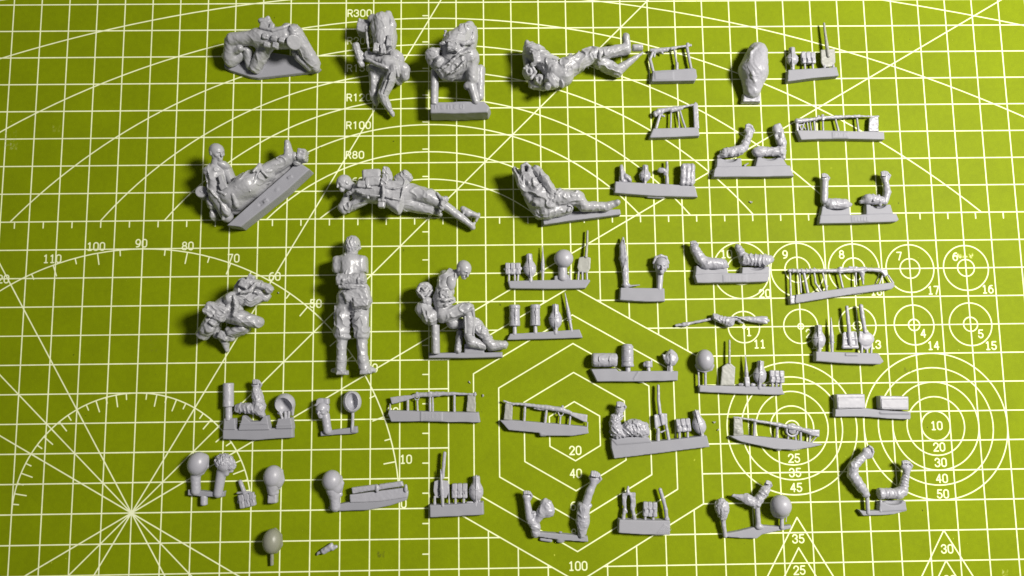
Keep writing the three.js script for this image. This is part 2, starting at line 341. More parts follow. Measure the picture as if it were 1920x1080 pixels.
function drawPrint(g) {
  const W = 0.045, line = (x1, y1, x2, y2) => { g.beginPath(); g.moveTo(x1, -y1); g.lineTo(x2, -y2); g.stroke(); };
  const circ = (x, y, r, a0 = 0, a1 = 360) => { g.beginPath(); g.arc(x, -y, r, -a1 * Math.PI / 180, -a0 * Math.PI / 180); g.stroke(); };
  const text = (s, x, y, h = 0.275, foot = true, gap = 0.07, ww = 0.56) => {    // centred on (x, y)
    const w = h * ww, tot = s.length * w + (s.length - 1) * gap;
    g.lineWidth = 0.047;
    [...s].forEach((ch, i) => glyph(g, ch, x - tot / 2 + i * (w + gap), -y - h / 2, w, h, foot));
    g.lineWidth = W;
  };
  g.strokeStyle = INK; g.lineWidth = W; g.lineCap = 'round'; g.lineJoin = 'round';
  const hexR = 5, HC = [5, -7.5], hexEdge = (x) => 5 - Math.abs(x - 5) / Math.sqrt(3);      // the grid stops at the largest hexagon
  for (let x = -19; x <= 24; x++) {
    const d = Math.abs(x - HC[0]);
    if (d < 4.33) { line(x, 10, x, HC[1] + hexEdge(x)); line(x, HC[1] - hexEdge(x), x, -18); } else line(x, 10, x, -18);
  }
  for (let y = -18; y <= 10; y++) {
    const d = Math.abs(y - HC[1]);
    if (d < hexR) { const half = d <= 2.5 ? 4.33 : (5 - d) * Math.sqrt(3); line(-19, y, HC[0] - half, y); line(HC[0] + half, y, 24, y); } else line(-19, y, 24, y);
  }
  for (let i = 1; i <= 5; i++) {
    g.beginPath();
    for (let k = 0; k <= 6; k++) { const a = (90 + 60 * k) * Math.PI / 180; g[k ? 'lineTo' : 'moveTo'](HC[0] + i * Math.cos(a), -(HC[1] + i * Math.sin(a))); }
    g.stroke();
  }
  [['20', -8.15], ['40', -8.92], ['60', -10.0], ['80', -10.9], ['100', -11.97]].forEach(([s, y]) => text(s, 5, y));
  // rulers
  for (let x = -18.5; x < 24; x++) line(x, 0, x, -0.22);
  for (let y = -17.5; y < 10; y++) line(0, y, -0.21, y);
  // radius arcs
  [[60, 1.4], [80, 2.4], [100, 3.4], [120, 4.4], [150, 5.4], [200, 6.4], [300, 7.4], [500, 8.4], [1000, 9.4]].forEach(([r, t]) => {
    const R = r / 10, a = Math.acos((R - t) / R) * 180 / Math.PI, lim = Math.asin(Math.min(1, 23.5 / R)) * 180 / Math.PI;
    circ(0, t - R, R, 90 - Math.min(a, lim), 90 + Math.min(a, lim));
  });
  [['R300', 7.61], ['R200', 6.56], ['R150', 5.53], ['R120', 4.43], ['R100', 3.4], ['R80', 2.31], ['R60', 1.35]].forEach(([s, y]) => text(s, -2.98 + s.length * 0.1175, y, 0.25, false, 0.075, 0.62));
  // protractor
  const C = [-10, -10];
  for (const a of [30, 45, 60, 120, 135, 150]) { const q = a * Math.PI / 180, R = 40, y = Math.min(9.99, C[1] + R * Math.sin(q)), t = (y - C[1]) / Math.sin(q); const x = Math.max(-19, Math.min(24, C[0] + t * Math.cos(q))), tt = (x - C[0]) / Math.cos(q); line(C[0], C[1], C[0] + tt * Math.cos(q), C[1] + tt * Math.sin(q)); line(C[0], C[1], C[0] - 8 * Math.cos(q), C[1] - 8 * Math.sin(q)); }
  for (const r of [4, 9]) {
    circ(...C, r, 0, 180);
    for (let a = 5; a < 180; a += 5) { if (a === 90) continue; const q = a * Math.PI / 180, l = a % 10 ? 0.2 : 0.4; line(C[0] + r * Math.cos(q), C[1] + r * Math.sin(q), C[0] + (r - l) * Math.cos(q), C[1] + (r - l) * Math.sin(q)); }
  }
  V(0, 0, 1);
  const on = (s, x, y, h = 0.27) => { const q = P(x, y, 0); text(s, q[0], -q[2], h); };
  [['120', 0, 523], ['110', 98, 485], ['100', 180, 462], ['90', 265, 456], ['80', 352, 461], ['70', 438, 484], ['60', 515, 518], ['50', 592, 569], ['40', 655, 628], ['30', 697, 690], ['20', 736, 772], ['10', 761, 861], ['0', 757, 944]].forEach((q) => on(...q));
  // circle gauges
  for (let i = 0; i < 5; i++) {
    const x = 11 + 2 * i;
    circ(x, -2, (10 - i) / 20); circ(x, -2, (20 - i) / 20); circ(x, -4, (1 + i) / 20); circ(x, -4, (11 + i) / 20);
  }
  [['10', 1362, 476], ['9', 1472, 477], ['8', 1578, 477], ['7', 1686, 480], ['6', 1791, 481], ['20', 1434, 550], ['19', 1541, 549], ['18', 1643, 546], ['17', 1750, 544], ['16', 1852, 542],
    ['1', 1404, 622], ['2', 1516, 625], ['3', 1624, 626], ['4', 1731, 625], ['5', 1839, 626], ['11', 1424, 645], ['12', 1531, 646], ['13', 1641, 646], ['14', 1750, 648], ['15', 1858, 648]].forEach((q) => on(...q));
  for (const d of [5, 15, 25, 35, 45]) circ(12.5, -7.5, d / 20);
  for (const d of [10, 20, 30, 40, 50]) circ(17.5, -7.5, d / 20);
  [['15', 1487, 833], ['25', 1489, 859], ['35', 1491, 886], ['45', 1493, 914], ['10', 1756, 798], ['20', 1761, 838], ['30', 1764, 867], ['40', 1766, 897], ['50', 1768, 926], ['35', 1497, 1010], ['25', 1499, 1069], ['30', 1776, 1029], ['20', 1781, 1087]].forEach((q) => on(...q));
  for (const [x, y] of [[12.5, -10.5], [12.5, -11.5], [17.5, -11], [17.5, -12], [12.5, -12.5], [17.5, -13]]) {
    const s = (x > 15 ? 6 : 7) - (y === -11.5 || y === -12 ? 2 : 0) - (y <= -12.5 ? 4 : 0), t = s * Math.sqrt(3) / 2;
    if (s > 0) { g.beginPath(); g.moveTo(x, -y); g.lineTo(x - s / 2, -(y - t)); g.lineTo(x + s / 2, -(y - t)); g.closePath(); g.stroke(); }
  }
}
function matTile(x0, y1, w, h) {                                       // one quarter of the printed sheet
  const cv = document.createElement('canvas'); cv.width = 2048; cv.height = Math.round(2048 * h / w);
  const g = cv.getContext('2d'), k = 2048 / w;
  g.fillStyle = '#7b8b05'; g.fillRect(0, 0, cv.width, cv.height);
  g.save(); g.scale(k, k); g.translate(-x0, y1);
  drawPrint(g);
  V(0, 0, 1);
  // scuffs and stains that the photograph shows
  const smear = (x, y, n, sx, sy, col, al) => { const q = P(x, y, 0); for (let i = 0; i < n; i++) { g.globalAlpha = al * RT[i * 7 % 4096]; g.fillStyle = col; g.beginPath(); g.ellipse(q[0] + (RT[i * 13 + 5] - 0.5) * sx, q[2] + (RT[i * 17 + 3] - 0.5) * sy, 0.02 + 0.05 * RT[i * 3 + 1], 0.012 + 0.02 * RT[i + 9], RT[i] * 3, 0, 7); g.fill(); } g.globalAlpha = 1; };
  smear(18, 262, 40, 0.5, 0.6, '#9aa27c', 0.4); smear(1808, 480, 40, 0.7, 0.12, '#dfe3b8', 0.7); smear(25, 275, 20, 0.3, 0.2, '#b3b89a', 0.4);
  smear(288, 648, 26, 0.3, 0.5, '#6c7430', 0.25); smear(714, 1040, 24, 0.25, 0.15, '#555c20', 0.5); smear(105, 242, 20, 0.3, 0.2, '#a3ab74', 0.35); smear(1702, 694, 20, 0.3, 0.12, '#59601f', 0.4); smear(1885, 1078, 22, 0.2, 0.25, '#c9cfa0', 0.5);
  for (let i = 0; i < 260; i++) { g.globalAlpha = 0.25 + 0.6 * RT[i * 5]; g.fillStyle = RT[i * 11] > 0.5 ? '#c8d05c' : '#3c4410'; const r = 0.008 + 0.02 * RT[i * 3 + 2] ** 3; g.beginPath(); g.ellipse(-20 + 45 * RT[i * 7 + 1], 19 - 30 * RT[i * 9 + 4], r * 1.6, r, RT[i] * 3, 0, 7); g.fill(); }
  g.strokeStyle = '#67741a';
  for (let i = 0; i < 46; i++) { g.globalAlpha = 0.15 + 0.3 * RT[i * 31]; g.lineWidth = 0.012; const x = -20 + 45 * RT[i * 23 + 7], y = 19 - 30 * RT[i * 29 + 2], a = RT[i * 37] * 6.3, l = 0.3 + 1.6 * RT[i * 41]; g.beginPath(); g.moveTo(x, y); g.lineTo(x + l * Math.cos(a), y + l * Math.sin(a)); g.stroke(); }
  g.globalAlpha = 1;
  g.restore();
  const im = g.getImageData(0, 0, cv.width, cv.height), d = im.data;
  for (let y = 0, i = 0; y < cv.height; y++) for (let x = 0; x < cv.width; x++, i += 4) {
    const X = x0 + x / k, Y = y1 - y / k, n = 1 + (noise(X * 1.3, Y * 1.3, 3) - 0.5) * 0.05 + (noise(X * 9, Y * 9, 5) - 0.5) * 0.04 + (hsh(x, y, 11) - 0.5) * 0.07;
    d[i] = Math.min(255, d[i] * n); d[i + 1] = Math.min(255, d[i + 1] * n); d[i + 2] = Math.min(255, d[i + 2] * n);
  }
  g.putImageData(im, 0, 0);
  const t = new THREE.CanvasTexture(cv); t.colorSpace = THREE.SRGBColorSpace; t.anisotropy = 8;
  return t;
}
const grain = (() => {
  const n = 256, d = new Uint8Array(n * n * 4);
  for (let y = 0; y < n; y++) for (let x = 0; x < n; x++) { const v = 90 + 120 * hsh(x, y, 1) * 0.6 + 60 * noise(x * 0.25, y * 0.25, 2); for (let q = 0; q < 4; q++) d[(y * n + x) * 4 + q] = q === 3 ? 255 : v; }
  const t = new THREE.DataTexture(d, n, n); t.wrapS = t.wrapT = THREE.RepeatWrapping; t.magFilter = THREE.LinearFilter; t.repeat.set(11, 7.4); t.needsUpdate = true;
  return t;
})();
{
  const [x0, y0, x1, y1] = MATBOX, w = (x1 - x0) / 2, h = (y1 - y0) / 2, pos = [], uv = [], nor = [], idx = [], mats = [], geo = new THREE.BufferGeometry();
  for (const [i, j] of [[0, 0], [1, 0], [0, 1], [1, 1]]) {
    const a = x0 + i * w, t = y1 - j * h, n = pos.length / 3;
    for (const [u, v] of [[0, 0], [1, 0], [1, 1], [0, 1]]) { pos.push((a + u * w) / 100, 0, -(t - h + v * h) / 100); uv.push(u, v); nor.push(0, 1, 0); }
    idx.push(n, n + 1, n + 2, n, n + 2, n + 3); geo.addGroup(mats.length * 6, 6, mats.length);
    mats.push(new THREE.MeshPhysicalMaterial({ map: matTile(a, t, w, h), roughness: 0.62, bumpMap: grain, bumpScale: 0.00004, specularIntensity: 0.18 }));
  }
  geo.setAttribute('position', new THREE.Float32BufferAttribute(pos, 3)); geo.setAttribute('normal', new THREE.Float32BufferAttribute(nor, 3)); geo.setAttribute('uv', new THREE.Float32BufferAttribute(uv, 2)); geo.setIndex(idx);
  const mat = new THREE.Group(); mat.name = 'cutting_mat';
  mat.userData = { label: 'lime green cutting mat printed with white grid, arcs, protractor and gauges', category: 'cutting mat' };
  const top = new THREE.Mesh(geo, mats); top.name = 'printed_surface'; top.receiveShadow = top.castShadow = true; mat.add(top);
  const body = new THREE.Mesh(new RoundedBoxGeometry((x1 - x0) / 100, 0.0028, (y1 - y0) / 100, 2, 0.0004), new THREE.MeshStandardMaterial({ color: new THREE.Color().setRGB(0.17, 0.23, 0.01), roughness: 0.7 }));
  body.name = 'mat_core'; body.position.set((x0 + x1) / 200, -0.00145, -(y0 + y1) / 200); body.castShadow = body.receiveShadow = true; mat.add(body);
  scene.add(mat);
  const table = new THREE.Mesh(new RoundedBoxGeometry(1.4, 0.03, 0.8, 2, 0.002), new THREE.MeshStandardMaterial({ color: new THREE.Color().setRGB(0.16, 0.11, 0.075), roughness: 0.6 }));
  table.name = 'tabletop'; table.userData = { kind: 'structure' }; table.position.set(0.05, -0.018, 0.04); table.receiveShadow = table.castShadow = true; scene.add(table);
}
// the desk lamp, outside the frame at the right
{
  const lamp = new THREE.Group(); lamp.name = 'desk_lamp';
  lamp.userData = { label: 'white desk lamp with a square panel standing right of the mat', category: 'lamp' };
  lamp.position.set(0.55, -0.003, -0.12); scene.add(lamp);
  const white = new THREE.MeshStandardMaterial({ color: new THREE.Color().setRGB(0.7, 0.7, 0.7), roughness: 0.4 }), at = world(LAMP.at).multiplyScalar(0.01), aim = world(LAMP.aim).multiplyScalar(0.01);
  const add = (name, geo, m, to = lamp) => { const q = new THREE.Mesh(geo, m); q.name = name; q.castShadow = q.receiveShadow = true; to.add(q); return q; };
  add('lamp_base', new THREE.CylinderGeometry(0.07, 0.075, 0.018, 40), white).position.y = 0.009;
  const hd = add('lamp_head', new RoundedBoxGeometry(LAMP.size + 0.014, LAMP.size + 0.014, 0.012, 3, 0.003), white);
  hd.position.copy(at).sub(lamp.position); hd.lookAt(aim);
  const back = at.clone().sub(aim).normalize();
  hd.position.addScaledVector(back, 0.008);
  const glow = add('lamp_panel', new THREE.PlaneGeometry(LAMP.size, LAMP.size), new THREE.MeshStandardMaterial({ color: 0xffffff, emissive: new THREE.Color(LAMP.color), emissiveIntensity: 2, roughness: 0.8 }), hd);
  glow.position.z = 0.0063;
  const A = new THREE.Vector3(0, 0.015, 0), B = hd.position.clone().addScaledVector(back, 0.006);
  add('lamp_arm', new THREE.TubeGeometry(new THREE.CatmullRomCurve3([A, new THREE.Vector3(0.02, 0.28, 0), new THREE.Vector3(0.01, 0.55, B.z * 0.4), B.clone().add(new THREE.Vector3(0.015, 0.05, 0)), B]), 40, 0.006, 10), white);
  const L = new THREE.RectAreaLight(LAMP.color, LAMP.intensity, LAMP.size, LAMP.size);
  L.position.copy(at).addScaledVector(back, -0.001); L.lookAt(aim); L.name = 'lamp_light'; scene.add(L);
}

// ================================================================ figures
// 1 crouching figure, top left
V(340, 0, 4.3545, 1.25);
thing('crouching_figure', 740, 520, 'headless grey figure crawling on a wedge base, leftmost of the top row', 'model figure', { mat: FIG[1] });
part('body', [
  c(650, 300, 185, 50, 425, 325, 160, 56, { k: 20 }), c(412, 345, 140, 56, 400, 470, 75, 56), c(400, 500, 60, 48, 500, 455, 70, 34),
  c(690, 380, 140, 56, 605, 555, 52, 46, { k: 16, fold: 3, wave: 40 }), c(545, 420, 95, 42, 560, 540, 45, 34),
  c(640, 315, 160, 80, 860, 310, 165, 84, { k: 24 }), e(880, 250, 175, 66, 50, 50, 40), c(930, 270, 195, 64, 1075, 510, 66, 56, { fold: 4, wave: 44, k: 16 }), e(1085, 535, 55, 56, 44, 40, 60),
  c(930, 430, 90, 30, 990, 480, 70, 40), c(960, 470, 85, 34, 1045, 550, 52, 34), c(480, 395, 150, 26, 360, 460, 70, 30), e(430, 380, 130, 60, 40, 40, 10),
], { cell: 0.019, cloth: [0.013, 0.24, 50] });
part('neck_stump', [cyl(920, 350, 190, 920, 345, 252, 57, { round: 5 })], {});
part('pocket', [b(690, 180, 205, 44, 26, 26, -25), b(700, 215, 215, 50, 26, 22, 10), e(655, 170, 205, 22, 30, 20, 60)], { cloth: [0.02, 0.1, 0] });
part('belt', [tube([[650, 225, 236, 15], [745, 250, 246, 15], [835, 225, 244, 15], [880, 205, 230, 15]], { k: 3 }), b(740, 215, 240, 18, 22, 12, 12)], {});
for (const [x, y] of [[690, 300], [760, 315], [700, 365], [770, 375], [825, 330]]) part('belt_pouch', [b(x, y, 238 - Math.abs(y - 320) * 0.25, 25, 23, 18, 8, { round: 11 }), b(x, y - 9, 250 - Math.abs(y - 320) * 0.25, 22, 11, 9, 14, { round: 5 })], { cloth: [0.02, 0.08, 20] });
part('casting_block', [p([[352, 470], [350, 545], [395, 572], [560, 625], [625, 634], [880, 605], [1110, 578], [1132, 560], [1060, 480], [760, 430], [430, 430]], 0, 30, { round: 4, draft: 0.3 })], { cell: 0.026, rough: 0.005, roughWave: 0.3, mat: BLOCK[0] });

// 2 seated figure with ribbed coat
V(600, 0, 4.908, 1.35);
thing('seated_figure', 590, 600, 'headless grey figure with a ribbed coat and one bent leg hanging down', 'model figure', { mat: FIG[0] });
part('body', [
  c(575, 215, 150, 92, 590, 400, 140, 102, { k: 20 }), e(500, 175, 170, 40, 60, 40, 80), c(630, 135, 170, 30, 655, 230, 170, 46), e(655, 330, 150, 50, 130, 70, 0), e(510, 250, 175, 40, 110, 40, 0),
  c(450, 520, 140, 48, 640, 590, 150, 52), c(620, 590, 150, 72, 765, 640, 130, 62, { k: 14 }), e(700, 530, 120, 80, 60, 70, 30), e(785, 690, 115, 38, 58, 50, 10), c(770, 690, 100, 48, 725, 755, 70, 30),
  c(688, 640, 165, 56, 578, 870, 105, 47, { k: 8 }), c(575, 885, 95, 44, 640, 1005, 62, 30, { k: 12 }), e(660, 1040, 55, 34, 26, 22, 60),
  c(500, 630, 85, 52, 498, 880, 55, 42, { k: 6 }), c(498, 885, 52, 40, 515, 955, 30, 24), e(560, 650, 95, 130, 56, 60, 14), c(545, 700, 70, 40, 520, 820, 55, 34),
], { cell: 0.019, cloth: [0.02, 0.18, 80] });
part('arm', [c(335, 430, 170, 34, 380, 590, 140, 28, { fold: 3, wave: 40 }), e(330, 425, 185, 30, 30, 24), c(350, 480, 150, 26, 430, 540, 140, 26)], { cloth: [0.02, 0.1, 90] });
part('satchel', [b(410, 265, 90, 55, 60, 60, 10, { round: 14 }), c(370, 230, 120, 18, 440, 220, 130, 18), tube([[430, 250, 150, 9], [440, 400, 150, 9], [455, 520, 160, 9]], { k: 2 })], { cloth: [0.03, 0.12, 20] });
part('cuff', [tube([[430, 545, 180, 16], [520, 590, 192, 18], [600, 620, 200, 18]], { k: 5 }), b(610, 620, 200, 24, 14, 12, 20)], { cloth: [0.015, 0.1, 20] });
part('boot_strap', [c(610, 740, 196, 8, 560, 855, 148, 7), c(640, 745, 198, 8, 590, 860, 150, 7), c(660, 670, 214, 10, 640, 720, 205, 10), c(700, 620, 205, 16, 720, 700, 175, 14)], { rough: 0.003, cell: 0.018 });
part('pocket', [b(520, 440, 228, 26, 40, 16, 5), b(580, 450, 236, 22, 44, 14, -5), b(640, 380, 236, 26, 50, 16, 4)], { cloth: [0.02, 0.09, 80] });

// 3 hooded figure on a block
V(780, 0, 4.3545, 1.3);
thing('hooded_figure', 350, 800, 'hunched grey figure with a pointed hood, cast on a thick block with a post', 'model figure', { mat: FIG[1] });
part('body', [
  c(400, 270, 160, 76, 330, 350, 170, 102, { k: 22, fold: 5, wave: 70, twist: 2 }), e(430, 235, 150, 62, 46, 60, -60), e(465, 330, 120, 36, 120, 70, 10), c(310, 400, 170, 112, 300, 500, 150, 96, { k: 20 }),
  c(260, 580, 160, 80, 440, 470, 200, 74, { k: 12, fold: 4, wave: 80, twist: 3 }), c(450, 470, 195, 58, 462, 650, 150, 46, { k: 14 }), c(445, 690, 140, 38, 490, 830, 120, 30), e(430, 700, 140, 36, 44, 30, 70),
  c(525, 570, 130, 40, 520, 790, 110, 34), c(250, 600, 110, 50, 410, 620, 110, 46, { k: 10 }),
], { cell: 0.019, cloth: [0.008, 0.26, 40] });
part('pack', [e(140, 450, 180, 66, 58, 60, -20), c(110, 500, 170, 20, 190, 590, 170, 22), c(100, 460, 200, 12, 190, 400, 230, 12), e(190, 510, 200, 40, 52, 40, 20)], { cloth: [0.03, 0.15, 10] });
part('collar', [tube([[205, 360, 250, 14], [290, 325, 272, 14], [390, 355, 268, 14], [470, 340, 220, 14]], { k: 5 }), b(300, 385, 276, 42, 36, 22, 8, { round: 12 }), tube([[190, 575, 235, 10], [270, 520, 268, 10], [360, 440, 286, 10], [440, 420, 275, 10]], { k: 6 }), tube([[280, 600, 235, 7], [350, 560, 262, 7], [400, 500, 272, 7]], { k: 6 }), tube([[240, 250, 200, 8], [230, 330, 230, 9], [205, 400, 215, 9]], { k: 6 })], { cloth: [0.03, 0.09, 0], cell: 0.02 });
part('casting_post', [cyl(153, 570, 120, 148, 860, 110, 33, { round: 6 })], {});
part('casting_block', [p([[115, 838], [330, 828], [555, 824], [602, 872], [585, 915], [335, 925], [118, 922]], 0, 128, { round: 8, draft: 0.06 }), marks(270, 872, 129, 130, 16, -1, 5, 4)], { cell: 0.026, rough: 0.01, roughWave: 0.22, mat: BLOCK[0] });

// 4 figure lying with legs stretched
V(780, 0, 4.3545, 1.4);
thing('lying_figure', 1200, 560, 'headless grey figure on its back with both legs stretched out to the right', 'model figure', { mat: FIG[0] });
part('body', [
  e(930, 410, 105, 66, 50, 60, 60), c(960, 430, 105, 70, 1120, 560, 100, 82, { k: 20, fold: 6, wave: 40, twist: 2 }), c(905, 440, 80, 40, 905, 520, 70, 30), c(1130, 600, 95, 92, 1200, 620, 95, 88, { k: 20 }),
  c(1215, 560, 110, 86, 1450, 450, 115, 60, { k: 18, fold: 6, wave: 46, twist: 2 }), c(1460, 455, 112, 50, 1690, 405, 110, 41, { k: 10, fold: 3, wave: 60 }), c(1712, 315, 120, 32, 1722, 410, 110, 34, { k: 12 }), e(1715, 300, 128, 32, 26, 24, 80),
  c(1500, 510, 75, 52, 1640, 580, 55, 44, { fold: 5, wave: 34 }), e(1650, 600, 45, 34, 30, 40), c(1670, 560, 60, 38, 1850, 430, 60, 9, { k: 8 }), c(905, 350, 140, 22, 925, 400, 125, 40),
], { cell: 0.019, cloth: [0.016, 0.2, -25] });
part('satchel', [e(925, 590, 100, 64, 56, 52, 70), neg(e(920, 580, 152, 22, 14, 30, 70), 5), neg(e(955, 610, 140, 12, 22, 24, 30), 5), tube([[882, 560, 138, 11], [910, 535, 146, 11], [950, 545, 150, 11], [975, 590, 142, 11], [940, 640, 138, 11]], { k: 4 })], { cloth: [0.02, 0.12, 60] });
part('flask', [e(1005, 655, 100, 45, 42, 44, 20), neg(e(1000, 650, 142, 16, 20, 20, 20), 4), c(950, 690, 60, 34, 1040, 710, 60, 30)], { cloth: [0.03, 0.11, 0] });
part('casting_peg', [cyl(1075, 690, 120, 1075, 715, 165, 27, { round: 7 })], {});
part('coat_flap', [e(1110, 660, 120, 70, 60, 60, 60), c(1180, 580, 150, 20, 1195, 700, 120, 18)], { cloth: [0.03, 0.15, 60] });
part('collar', [tube([[935, 410, 160, 14], [980, 440, 172, 14], [990, 500, 172, 14], [950, 530, 160, 14]], { k: 4 }), b(985, 470, 172, 30, 44, 14, -10)], { cloth: [0.03, 0.08, 0] });
part('knee_band', [tube([[1470, 395, 150, 14], [1500, 430, 168, 14], [1500, 490, 150, 14]], { k: 4 }), tube([[1530, 410, 150, 9], [1545, 450, 160, 9]], { k: 3 })], {});
part('casting_gate', [cyl(1765, 392, 108, 1850, 390, 108, 27, { round: 6 })], {});

// 5 bald reclining figure on a long slab
V(340, 230, 4.3545, 1.45);
thing('reclining_bald_figure', 600, 620, 'bald grey figure leaning back with legs out along a slanted slab', 'model figure', { mat: FIG[1] });
part('head', () => [head(290, 236, 190, 56, [0.72, 0.3, 0.5], [-0.24, -1, 0.2]), c(288, 285, 178, 35, 286, 350, 160, 42)], { cell: 0.018, rough: 0.003 });
part('body', [
  c(285, 405, 130, 72, 305, 590, 120, 76, { k: 22, fold: 5, wave: 60, twist: 2 }), e(240, 400, 150, 42, 58, 50, 90), c(370, 390, 110, 44, 420, 480, 110, 34), e(340, 350, 140, 60, 36, 50, 20),
  c(400, 600, 120, 84, 560, 520, 130, 90, { k: 20 }), c(530, 510, 130, 88, 690, 420, 125, 66, { k: 18, fold: 6, wave: 60, twist: 2 }), c(690, 400, 120, 60, 860, 305, 120, 48, { k: 14, fold: 4, wave: 44 }),
  c(880, 280, 130, 42, 865, 160, 150, 22, { k: 12 }), e(930, 280, 120, 40, 36, 40), c(330, 640, 100, 70, 375, 770, 60, 46), c(280, 600, 80, 40, 270, 740, 40, 26), c(440, 650, 100, 70, 640, 500, 100, 64), c(430, 700, 60, 50, 900, 325, 60, 40),
], { cell: 0.019, cloth: [0.012, 0.28, -35] });
part('shoulder_cut', [e(222, 400, 172, 30, 46, 22, 80)], { rough: 0.003 });
part('boot', [b(990, 270, 120, 34, 46, 40, 8, { round: 12 }), e(950, 320, 100, 30, 40, 30, 40)], { cloth: [0.03, 0.08, 0] });
part('blanket_roll', [cyl(200, 590, 70, 160, 560, 140, 50, { round: 10 }), tube(Array.from({ length: 16 }, (_, i) => [166 + 2.2 * i * Math.cos(i * 0.75), 562 + 2.2 * i * Math.sin(i * 0.75), 140 - i * 0.8, 6]), { k: 1 })], { cell: 0.018, rough: 0.004 });
part('satchel', [e(262, 640, 90, 46, 70, 50, 10), e(270, 750, 45, 30, 50, 40)], { cloth: [0.03, 0.12, 70] });
part('coat_skirt', [tube([[415, 520, 180, 16], [425, 590, 185, 18], [455, 680, 150, 18]], { k: 8 }), tube([[310, 620, 165, 14], [345, 690, 140, 14], [345, 790, 90, 12]], { k: 8 }), e(360, 680, 120, 36, 90, 34, -15)], { cloth: [0.02, 0.16, 70] });
part('belt', [tube([[310, 560, 190, 14], [360, 590, 196, 14], [410, 560, 180, 14]], { k: 4 }), b(345, 520, 205, 30, 26, 14, -25), b(330, 470, 206, 18, 40, 12, -15)], { cell: 0.02 });
part('knee_flap', [tube([[590, 400, 215, 10], [640, 345, 195, 14], [665, 400, 196, 12], [705, 440, 180, 10]], { k: 6 }), c(640, 370, 200, 10, 560, 560, 190, 8)], {});
part('casting_block', [p([[368, 838], [600, 628], [790, 462], [952, 316], [1046, 380], [860, 552], [620, 742], [482, 852]], 0, 95, { round: 6, draft: 0.04 }), cyl(870, 455, 90, 905, 440, 90, 12), cyl(650, 665, 90, 705, 630, 92, 15), neg(c(640, 670, 100, 12, 660, 655, 104, 12)), e(780, 548, 95, 16, 10, 4, -40)], { cell: 0.026, rough: 0.005, roughWave: 0.3, mat: BLOCK[0] });

// 6 figure lying on its side with a knapsack
V(600, 270, 5.333, 1.3);
thing('sleeping_figure', 850, 560, 'grey figure lying on its side with knapsack, belted coat and crossed legs', 'model figure', { mat: FIG[0] });
part('head', () => [head(238, 385, 150, 66, [-0.75, 0.35, 0.55], [-0.35, -0.9, 0.3]), c(270, 400, 140, 50, 345, 450, 130, 52)], { cell: 0.02, rough: 0.005 });
part('body', [
  c(420, 480, 120, 104, 640, 490, 120, 118, { k: 24 }), c(430, 560, 110, 58, 280, 640, 90, 47, { k: 16, fold: 5, wave: 40 }), c(225, 640, 80, 46, 270, 520, 120, 30, { k: 12 }), c(215, 625, 90, 30, 240, 670, 85, 34),
  c(850, 470, 120, 90, 1090, 530, 130, 80, { k: 20, fold: 4, wave: 90, twist: 3 }), c(1100, 530, 130, 76, 1200, 590, 120, 58, { k: 14 }), c(1210, 590, 118, 50, 1435, 755, 75, 36, { k: 12 }),
  c(840, 590, 90, 84, 1110, 655, 80, 53, { k: 16, fold: 4, wave: 80, twist: 3 }), c(1110, 650, 80, 46, 1200, 700, 60, 30, { k: 12 }), c(700, 520, 110, 120, 850, 520, 100, 110, { k: 24 }), c(380, 440, 130, 40, 420, 400, 140, 50),
], { cell: 0.019, cloth: [0.011, 0.3, 20] });
part('boot', [c(1440, 755, 75, 36, 1530, 835, 50, 26, { k: 10 }), c(1545, 790, 60, 14, 1515, 850, 45, 14), e(1500, 800, 60, 50, 26, 30, 40)], {});
part('boot', [c(1430, 650, 75, 30, 1480, 690, 65, 40), c(1480, 680, 70, 30, 1580, 720, 60, 24), c(1590, 700, 66, 14, 1560, 770, 50, 14), c(1450, 650, 95, 12, 1420, 720, 90, 12)], {});
part('knapsack', [b(525, 335, 175, 92, 68, 66, -3, { round: 26 }), b(540, 385, 205, 80, 44, 50, -2, { round: 18 }), c(480, 360, 250, 8, 475, 430, 250, 8), tube([[425, 350, 200, 9], [440, 430, 225, 9], [520, 440, 240, 9]], { k: 4 })], { cloth: [0.014, 0.2, 0] });
part('belt', [tube([[632, 430, 252, 15], [636, 500, 256, 16], [622, 560, 240, 15]], { k: 5 })], { rough: 0.008 });
part('belt_pouch', [b(650, 365, 235, 34, 62, 34, 10, { round: 16 }), b(660, 270, 190, 28, 34, 30, 10, { round: 10 }), c(690, 290, 180, 24, 700, 340, 200, 24)], { cloth: [0.03, 0.09, 60] });
part('canteen', [b(618, 598, 205, 34, 44, 30, 5, { round: 14 }), b(622, 566, 225, 38, 14, 22, 5)], { rough: 0.01 });
part('coat_skirt', [p([[650, 375], [855, 360], [835, 450], [810, 560], [772, 660], [690, 600], [655, 560]], 150, 226, { round: 18, draft: 0.5 }), tube([[650, 440, 232, 9], [740, 445, 240, 9], [825, 425, 232, 9]], { k: 8 }), tube([[660, 530, 235, 9], [730, 545, 240, 10], [800, 560, 225, 9]], { k: 8 }), tube([[850, 365, 222, 10], [832, 450, 236, 10], [806, 560, 228, 10], [772, 655, 200, 10]], { k: 5 })], { cloth: [0.01, 0.2, 10] });
part('sleeve', [c(790, 345, 170, 46, 850, 320, 180, 50, { k: 10 }), c(860, 300, 185, 30, 890, 340, 170, 34), e(828, 285, 180, 18, 26, 20, 60)], { cloth: [0.03, 0.1, 60] });
part('coat_front', [tube([[370, 480, 230, 10], [440, 500, 244, 10], [590, 520, 252, 9]], { k: 8 }), b(440, 405, 228, 60, 34, 20, 8, { round: 10 }), b(480, 530, 236, 12, 20, 10, 0), tube([[280, 500, 170, 18], [330, 470, 190, 18], [380, 470, 210, 16]], { k: 8 })], { cloth: [0.02, 0.1, 10] });
